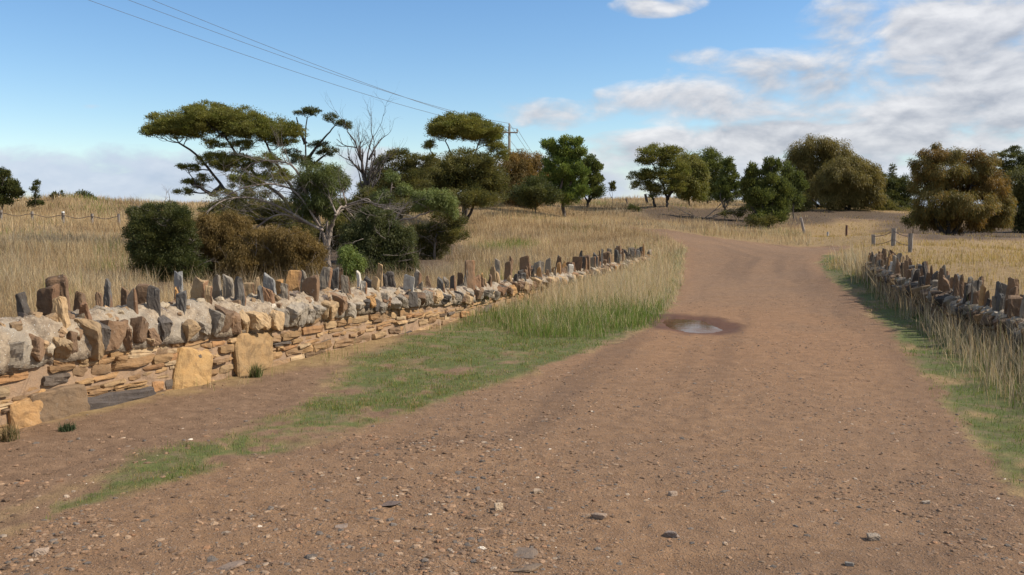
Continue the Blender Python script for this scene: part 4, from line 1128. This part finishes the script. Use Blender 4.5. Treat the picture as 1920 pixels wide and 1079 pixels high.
def grow(name, n, r1, r2, dens, hfun, cfun, lean, seed, wpx=.45, wmin=.0025, tuft=6, spread=.05, wind=(-.06, 0)):
    r = np.random.default_rng(seed)
    x, y = scatter(n // tuft, r1, r2, r)
    d = dens(x, y); k = r.random(len(x)) < d
    x, y = x[k], y[k]
    th = r.uniform(.6, 1.25, len(x))
    x = np.repeat(x, tuft); y = np.repeat(y, tuft); th = np.repeat(th, tuft)
    R = np.hypot(x, y)
    x = x + r.normal(0, 1, len(x)) * spread * (1 + R / 15); y = y + r.normal(0, 1, len(x)) * spread * (1 + R / 15)
    k = dens(x, y) > .02; x, y, th, R = x[k], y[k], th[k], R[k]
    P = np.c_[x, y, hz(x, y)]
    h = hfun(x, y, r) * th * r.uniform(.55, 1.2, len(x))
    w = np.maximum(wmin, R / 907 * wpx) * r.uniform(.6, 1.3, len(x))
    V, t, q, c = blades(P, h, w, lean, cfun(x, y, r), r, wind)
    o = link(name, mesh_from(name, V, [t, q], c), M['grass'])
    tag(o, kind='stuff'); return o

def lane(x, y): return sdist(road_poly, x, y)
def padd(x, y):
    """1 on rough paddock outside road, verges and walls"""
    dr = lane(x, y)
    left = (x < lwx(y) - .6) | (y > 31.5)
    right = (x > rwx(y) + .25) | (y > 22.2)
    between = (y < 31.5) & (x > lwx(y) - .6) & (x < rwx(y) + .25)
    ok = (left | (x > rwx(y) + .25)) & right | ((y > 31.5) & (dr > 0))
    m = ok & ~(between & (y < 22.2)) & (dr > .15)
    m = (x < lwx(np.minimum(y, 31.2)) - .6) & (y < 31.5) | (x > rwx(np.minimum(y, 21.8)) + .25) & (y < 22.2) | (y >= 22.2) & (x > rwx(21.8)) | (y >= 31.5)
    return m & (dr > .12)
def bare(x, y):
    db = np.minimum(np.minimum(sdist(bank_poly, x, y), sdist(shade_poly, x, y)), sdist(shade2_poly, x, y))
    return sstep(-1.2, .8, db + 2.5 * (fbm(x * .4, y * .4, 91) - .5)) * sstep(-.6, .3, sdist(thicket_poly, x, y))
def is_right(x, y): return (x > rwx(np.minimum(y, 21.8)) + .2) & (x / y > .33)
def straw_c(x, y, r):
    n = len(x); c = pick(STRAW, n, r); g = pick(GREY, n, r)
    k = fbm(x * .25, y * .25, 95) + r.normal(0, .1, n) > .62; c[k] = g[k] * .85
    gr = pick(GREENS, n, r); k = (fbm(x * .35 + 9, y * .35, 97) + r.normal(0, .07, n) > .72); c[k] = gr[k]
    k = (fbm(x * .5 + 3, y * .5, 99, 3) + r.normal(0, .08, n)) > .60; c[k] *= (.62, .58, .56)
    c *= (.78 + .44 * fbm(x * .16, y * .16, 101, 3))[:, None]
    return c
grow('dry_grass', 760000, 6.5, 100, lambda x, y: (padd(x, y) & ~is_right(x, y)) * (.02 + .1 * sstep(0, .5, sdist(thicket_poly, x, y)) + .88 * bare(x, y)) * (.35 + .65 * sstep(.3, .55, fbm(x * .7, y * .7, 93))),
     lambda x, y, r: np.interp(np.hypot(x, y), [8, 30, 60, 90], [.55, .50, .42, .4]) * (.25 + 1.2 * fbm(x * .45, y * .45, 94)), straw_c, .75, 201, .29, spread=.11)
grow('paddock_grass', 200000, 8, 80, lambda x, y: (padd(x, y) & is_right(x, y)) * (.08 + .92 * bare(x, y)) * (.5 + .5 * sstep(.35, .55, fbm(x * .9, y * .9, 193))),
     lambda x, y, r: .17 * (.5 + .9 * fbm(x * .6, y * .6, 194)), lambda x, y, r: pick(OCHRE, len(x), r), .5, 202, .42)
grow('litter_grass', 60000, 10, 80, lambda x, y: (padd(x, y)) * (1 - bare(x, y)) * .8, lambda x, y, r: .10 + .12 * r.random(len(x)), lambda x, y, r: pick(np.array([(.16, .11, .065), (.24, .18, .11), (.10, .07, .045), (.30, .22, .12)]), len(x), r), .8, 209, .36)
# left verge: tall straw behind, lush green in front
def vd(x, y): return sstep(.12, -.1, sdist(verge_poly, x, y))
def vgreen(x, y):   # 1 near the front/road side
    return sstep(17.5, 15.0, y + .6 * (x - 1) * 0 + 2 * (fbm(x, y, 121) - .5))
grow('verge_grass', 300000, 13, 36, lambda x, y: vd(x, y) * (1 - .65 * vgreen(x, y)) * sstep(-.2, .25, lane(x, y)),
     lambda x, y, r: (.30 + .22 * sstep(15, 19, y)) * (.6 + .7 * fbm(x * 1.2, y * 1.2, 122)) * (.45 + .55 * sstep(.1, .8, lane(x, y))), lambda x, y, r: np.where((r.random(len(x)) < .06 + .40 * vgreen(x, y))[:, None], pick(GREENS, len(x), r), pick(np.r_[STRAW, GREY], len(x), r) * 1.15), .75, 203, .28, spread=.10)
grow('green_grass', 90000, 11.5, 24, lambda x, y: np.maximum(vd(x, y) * (.25 + .75 * vgreen(x, y)), .7 * sstep(.1, -.2, sdist(turf_poly, x, y)) * sstep(-1.2, .3, x)) * sstep(-.12, .12, lane(x, y) + .2 * (fbm(x * 3, y * 3, 131) - .5)),
     lambda x, y, r: (.05 + .15 * vd(x, y)) * (.5 + fbm(x * 1.6, y * 1.6, 132)), lambda x, y, r: pick(GREENS, len(x), r, [.3, .3, .2, .15, .05]), .5, 204, .45)
# short turf strip on the left shoulder and along the right-hand edge
def turf_d(x, y):
    m = masks(x, y); return np.clip(m['green'] * (m['road'] < .6), 0, 1) * (sdist(turf_poly, x, y) < .3)
grow('short_turf', 380000, 3.5, 16, lambda x, y: turf_d(x, y) * (.25 + .75 * sstep(.4, .6, fbm(x * 3, y * 3, 141))),
     lambda x, y, r: .028 + .045 * fbm(x * 2, y * 2, 142), lambda x, y, r: np.where((r.random(len(x)) < .25)[:, None], pick(OCHRE, len(x), r) * .9, pick(GREENS, len(x), r)), .9, 205, .5, .002, 8, .035)
def rv(x, y): return sstep(.12, -.12, sdist(rverge_poly, x, y)) * ((x < rwx(np.minimum(y, 21.8)) + .1) | (y > 21.6))
grow('verge_turf', 240000, 5, 40, lambda x, y: rv(x, y) * sstep(-.12, .1, lane(x, y) + .25 * (fbm(x * 3, y * 3, 151) - .5)) * (.3 + .7 * sstep(.35, .55, fbm(x * 2.2, y * 2.2, 152))),
     lambda x, y, r: .05 + .09 * sstep(.2, .9, lane(x, y)) * (.4 + fbm(x * 2, y * 2, 153)), lambda x, y, r: pick(GREENS, len(x), r, [.25, .25, .2, .2, .1]), .7, 206, .48, .002, 7, .04)
grow('verge_tussock', 260000, 6, 42, lambda x, y: rv(x, y) * sstep(.25, .8, lane(x, y) + .5 * (fbm(x * 1.5, y * 1.5, 161) - .5)) * sstep(.34, .5, fbm(x * 1.4, y * 1.4, 162) + .34 * sstep(12, 16, y) + .12 * sstep(.9, .3, rwx(np.minimum(y, 21.8)) - x)),
     lambda x, y, r: (.22 + .26 * sstep(1.3, .4, rwx(np.minimum(y, 21.8)) - x)) * r.uniform(.6, 1.2, len(x)) + .22 * sstep(13, 18, y) * sstep(.2, .7, lane(x, y)), lambda x, y, r: np.where((r.random(len(x)) < .5 - .35 * sstep(13, 17, y))[:, None], pick(np.array([(.30, .24, .15), (.38, .31, .21), (.16, .17, .06), (.44, .36, .25)]), len(x), r), pick(np.r_[STRAW, GREY], len(x), r)), .55, 207, .42, .0025, 9, .05, (-.12, -.05))
# straggly growth at the foot of the left wall
def foot(x, y):
    d = x - lwx(y)
    return ((d > .0) & (d < .55) & (y < 19)) * 1.0
grow('wall_foot_grass', 16000, 5.5, 19, lambda x, y: foot(x, y) * sstep(.55, .66, fbm(x * 1.1, y * 1.1, 171) + .2 * sstep(9.5, 13, y)), lambda x, y, r: .10 + .16 * r.random(len(x)) ** 2 + .1 * sstep(12, 16, y),
     lambda x, y, r: np.where((r.random(len(x)) < .5)[:, None], pick(STRAW, len(x), r), pick(GREENS, len(x), r)), .5, 208, .4, .0025, 9, .05)

# ------------------------------------------------------------------ gravel and loose stones
def ico():
    t = (1 + 5 ** .5) / 2
    v = np.array([(-1,t,0),(1,t,0),(-1,-t,0),(1,-t,0),(0,-1,t),(0,1,t),(0,-1,-t),(0,1,-t),(t,0,-1),(t,0,1),(-t,0,-1),(-t,0,1)], float); v /= np.linalg.norm(v[0])
    f = np.array([(0,11,5),(0,5,1),(0,1,7),(0,7,10),(0,10,11),(1,5,9),(5,11,4),(11,10,2),(10,7,6),(7,1,8),(3,9,4),(3,4,2),(3,2,6),(3,6,8),(3,8,9),(4,9,5),(2,4,11),(6,2,10),(8,6,7),(9,8,1)])
    return v, f
IV, IF = ico()
def gravel():
    r = np.random.default_rng(301)
    n = 190000
    x, y = scatter(n, 3.2, 20, r, -38, 38)
    m = masks(x, y); R = np.hypot(x, y)
    cl = fbm(x * 1.1, y * 1.1, 303)
    keep = r.random(n) < np.clip(m['road'] * (.25 + 1.1 * sstep(.4, .62, cl)) + .35 * m['soil'] * (m['ds'] < .1) * .8, 0, 1)
    pq = np.hypot((x - PUD[0]) / .62, (y - PUD[1]) / 1.25); keep &= pq > 1.25
    x, y, R = x[keep], y[keep], R[keep]; n = len(x)
    s = .0028 + .0042 * r.pareto(2.1, n); s = np.minimum(s, .017); s = np.maximum(s, R * .00026)
    s = s * np.where((x < 0) & (y < 7), 1.3, .95); s = np.maximum(s, R * .00026)
    sc = np.stack([s * r.uniform(.8, 1.5, n), s * r.uniform(.7, 1.2, n), s * r.uniform(.3, .6, n)], 1)
    V = IV[None] * (1 + r.normal(0, .17, (n, 12, 1))) * sc[:, None]
    a = r.uniform(0, 2 * np.pi, n); ca, sa = np.cos(a)[:, None], np.sin(a)[:, None]
    X = V[..., 0] * ca - V[..., 1] * sa; Y = V[..., 0] * sa + V[..., 1] * ca
    z = hz(x, y) + .01 + .016 * (fbm(x * 9, y * 9, 47, 3) - .5) * sstep(14, 6, R) + sc[:, 2] * r.uniform(-.6, .25, n)
    P = np.stack([X + x[:, None], Y + y[:, None], V[..., 2] + z[:, None]], -1).reshape(-1, 3)
    cols = np.array([(.19, .115, .065), (.235, .145, .085), (.15, .09, .05), (.265, .178, .112), (.13, .105, .085), (.24, .13, .068), (.33, .25, .18), (.58, .50, .40)])
    c = cols[r.choice(8, n, p=[.27, .22, .21, .10, .10, .075, .022, .003])] * r.uniform(.7, 1.25, n)[:, None]
    f = (np.arange(n)[:, None, None] * 12 + IF[None]).reshape(-1, 3)
    tag(link('gravel', mesh_from('gravel', P, [f], np.repeat(c, 12, 0)), M['pebble']), kind='stuff')
gravel()
LOOSE = [ # px, py, width px, height px, colour, label
 (935,958,17,13,(.40,.30,.20),'pale squarish stone lying alone mid foreground on the gravel'),
 (1637,1017,20,12,(.26,.21,.16),'grey-brown angular stone at the lower right of the road'),
 (985,1068,48,12,(.17,.12,.08),'flat broad slab of rock half buried at the bottom edge'),
 (978,1040,44,12,(.15,.11,.08),'flat slate-grey rock flush in the road above the buried slab'),
 (75,1037,26,12,(.30,.22,.16),'light lump of stone at the bottom left of the gravel'),
 (727,950,34,6,(.13,.09,.07),'long thin brown stone lying crosswise left of the pale squarish stone'),
 (1123,972,24,9,(.25,.18,.13),'rounded tan stone to the right of the pale squarish stone'),
 (1590,1063,16,7,(.19,.17,.15),'small grey stone near the bottom edge right of centre'),
 (1260,931,14,7,(.30,.22,.16),'little tan stone to the right of the road middle'),
 (1736,944,12,6,(.34,.28,.22),'small pale-topped stone on the right wheel track'),
 (1010,925,18,8,(.30,.22,.15),'warm tan stone just above and right of the pale squarish stone'),
 (430,1062,40,12,(.22,.16,.12),'broad brown stone at the bottom edge left of centre'),
 (1260,930+75,22,9,(.2,.15,.12),'brown stone bedded in the lower middle of the road'),
 (640,990,22,7,(.23,.17,.13),'flattish brown stone in the lower left gravel'),
]
for i, (px, py, w, h, c, lab) in enumerate(LOOSE):
    g = G(px, py); d = g[1]; k = d / F
    r = np.random.default_rng(400 + i)
    flat = h / w < .36
    p, Fc = rock((w * k, w * k * (.7 if not flat else 1.1), h * k * (1.2 if not flat else .4)), .26, 7, .03, None, 7, r)
    mb = MB(); mb.add(place(p, (0, 0, 0), r.uniform(-.6, .6), r.normal(0, .08), r.normal(0, .08)), None, Fc, c)
    z = float(hz(np.array([g[0]]), np.array([g[1]]))[0]) + .01
    tag(link('loose_stone', mb.mesh('loose_stone'), M['pebble'], None, (g[0], g[1], z + h * k * (.3 if not flat else .02))), lab, 'stone', 'loose stones on the road')
def weed(px, py, n, hgt, cols, label, seed, name='weed'):
    g = G(px, py); r = np.random.default_rng(seed)
    P = np.c_[np.clip(r.normal(0, .03, n), -.05, .05), np.clip(r.normal(0, .03, n), -.05, .05), np.zeros(n)]; P[0] = 0
    V, t, q, c = blades(P, hgt * r.uniform(.5, 1.1, n), np.full(n, .007), .9, pick(np.array(cols), n, r), r)
    tag(link(name, mesh_from(name, V, [t, q], c), M['grass'], None, (g[0], g[1], float(hz(np.array([g[0]]), np.array([g[1]]))[0]))), label, 'weed')
weed(127, 806, 160, .085, [(.05, .07, .03), (.07, .09, .04)], 'small dark green weed at the foot of the near wall end', 501)
weed(18, 826, 260, .16, [(.34, .25, .13), (.26, .18, .09), (.14, .14, .05)], 'straw-coloured tuft at the wall foot by the left edge', 502, 'grass_tuft')
weed(480, 706, 240, .17, [(.10, .13, .035), (.30, .24, .12), (.08, .11, .03)], 'green and straw tuft below the pale facing slab of the left wall', 503, 'grass_tuft')

# ------------------------------------------------------------------ sky, sun, camera
SUN_AZ, SUN_EL = math.radians(91), math.radians(40)     # azimuth clockwise from the viewing direction (+Y)
sd = Vector((math.sin(SUN_AZ) * math.cos(SUN_EL), math.cos(SUN_AZ) * math.cos(SUN_EL), math.sin(SUN_EL)))
sun = bpy.data.lights.new('sun', 'SUN'); sun.energy = 4.6; sun.angle = math.radians(.53); sun.color = (1., .92, .80)
so = bpy.data.objects.new('sun', sun); COL.objects.link(so); so.rotation_euler = sd.to_track_quat('Z', 'Y').to_euler(); so.location = (20, 0, 30)

world = bpy.data.worlds.new('World'); scene.world = world; world.use_nodes = True
nt = world.node_tree; T = NT(nt)
bg = nt.nodes['Background']; wout = nt.nodes['World Output']
sky = T.n('ShaderNodeTexSky', sky_type='NISHITA'); sky.sun_disc = False; sky.sun_elevation = SUN_EL; sky.sun_rotation = SUN_AZ
sky.altitude = 50; sky.air_density = 1.0; sky.dust_density = .15; sky.ozone_density = 2.5
hs = T.n('ShaderNodeHueSaturation'); hs.inputs['Saturation'].default_value = 1.2; hs.inputs['Hue'].default_value = .503; T.l(sky.outputs[0], hs.inputs['Color']); T.l(hs.outputs[0], bg.inputs['Color']); bg.inputs['Strength'].default_value = .111
tc = T.n('ShaderNodeTexCoord').outputs['Generated']
sx = T.n('ShaderNodeSeparateXYZ'); T.l(tc, sx.inputs[0])
az = T.m('ARCTAN2', sx.outputs[0], sx.outputs[1]); el = T.m('ARCSINE', sx.outputs[2])
def blob(px, py, rx, ry, wgt):
    d = ray(px, py); a0 = math.atan2(d[0], d[1]); e0 = math.asin(d[2] / np.linalg.norm(d))
    a = T.m('MULTIPLY', T.m('SUBTRACT', az, a0), F / rx); e = T.m('MULTIPLY', T.m('SUBTRACT', el, e0), F / ry)
    q = T.m('SUBTRACT', 1., T.m('ADD', T.m('MULTIPLY', a, a), T.m('MULTIPLY', e, e)))
    return T.m('MULTIPLY', T.m('MAXIMUM', q, 0.), wgt)
cov = None
for b_ in [(1840,180,420,190,1.12),(1980,60,360,200,.9),(1700,200,180,40,1.0),(1500,262,440,46,1.25),(1640,160,260,40,.9),(1560,315,500,40,1.0),(1350,195,190,55,.8),(1310,108,75,26,.62),(1235,8,110,30,.6),(1150,205,140,30,.5),(1040,205,130,26,.42),(1180,305,110,60,1.0),(1430,320,90,40,1.3),
           (1560,60,160,60,.35),(300,345,900,75,1.15),(-100,330,700,75,1.05),(1000,330,500,50,.7),(700,300,200,30,.7),(2500,200,700,300,1.2),(-1500,330,800,120,1.1),(160,198,30,8,.6),(1470,150,280,70,.72),(1000,215,170,40,.58),(1760,60,280,130,1.1),(1300,190,220,60,.85),(960,400,6000,48,1.35),(1150,350,150,50,1.2)]:
    v = blob(*b_); cov = v if cov is None else T.m('MAXIMUM', cov, v)
def cloud_noise(de, sc, seed, det=9):
    cb = T.n('ShaderNodeCombineXYZ')
    T.l(T.m('MULTIPLY', az, 11.), cb.inputs[0]); T.l(T.m('MULTIPLY', T.m('ADD', el, de), 22.), cb.inputs[1]); cb.inputs[2].default_value = seed
    return T.noise(cb.outputs[0], sc, det, .55, .25)
behind = T.m('MULTIPLY', T.maprange(T.m('ABSOLUTE', az), 1.0, 1.6), .72)  # unseen clouds added behind the camera to make the ambient light neutral
high = T.m('MULTIPLY', T.maprange(el, .45, .8), .55)
cov = T.m('MAXIMUM', cov, T.m('MAXIMUM', behind, high))
n0 = cloud_noise(0., 1.3, 3.3); n1 = cloud_noise(.010, 1.3, 3.3); n2 = cloud_noise(0, .5, 8.1, 3)
has = T.m('MULTIPLY_ADD', T.m('MINIMUM', T.m('MULTIPLY', cov, 4.), 1.), .6, -.6)
dens = T.m('ADD', T.m('MULTIPLY_ADD', cov, .85, has), T.m('MULTIPLY', T.m('SUBTRACT', n0, .5), 2.3))
fac = T.maprange(dens, .1, .85, 0, .95)
lit = T.m('MULTIPLY_ADD', T.m('SUBTRACT', n0, n1), 2.6, T.m('MULTIPLY_ADD', T.m('SUBTRACT', n2, .5), 1.3, .5), clamp=True)
lowl = T.m('MAXIMUM', T.maprange(az, -.45, 0., 1., 0.), T.maprange(el, .075, .02, 0., .8))   # bluish distant bank on the left
ccol = T.mix(lit, (.43, .46, .53), (.86, .86, .88))
ccol = T.mix(T.m('MULTIPLY', lowl, .92), ccol, T.mix(lit, (.49, .60, .77), (.62, .71, .84)))
bg2 = T.n('ShaderNodeBackground'); T.l(ccol, bg2.inputs['Color']); bg2.inputs['Strength'].default_value = .74
mx = T.n('ShaderNodeMixShader'); T.l(fac, mx.inputs[0]); T.l(bg.outputs[0], mx.inputs[1]); T.l(bg2.outputs[0], mx.inputs[2]); T.l(mx.outputs[0], wout.inputs['Surface'])

cam = bpy.data.cameras.new('camera'); co = bpy.data.objects.new('camera', cam); COL.objects.link(co)
co.location = (0, 0, EYE); co.rotation_euler = (math.pi / 2 - PITCH, 0, 0)
cam.sensor_width = 36; cam.lens = F / 1920 * 36; cam.clip_start = .05; cam.clip_end = 6000
scene.camera = co
vs = scene.view_settings; vs.view_transform = 'Standard'; vs.look = 'None'; vs.exposure = .45; vs.gamma = 1; vs.use_curve_mapping = False
scene.render.engine = 'CYCLES'
scene.cycles.max_bounces = 6; scene.cycles.diffuse_bounces = 3; scene.cycles.transparent_max_bounces = 4
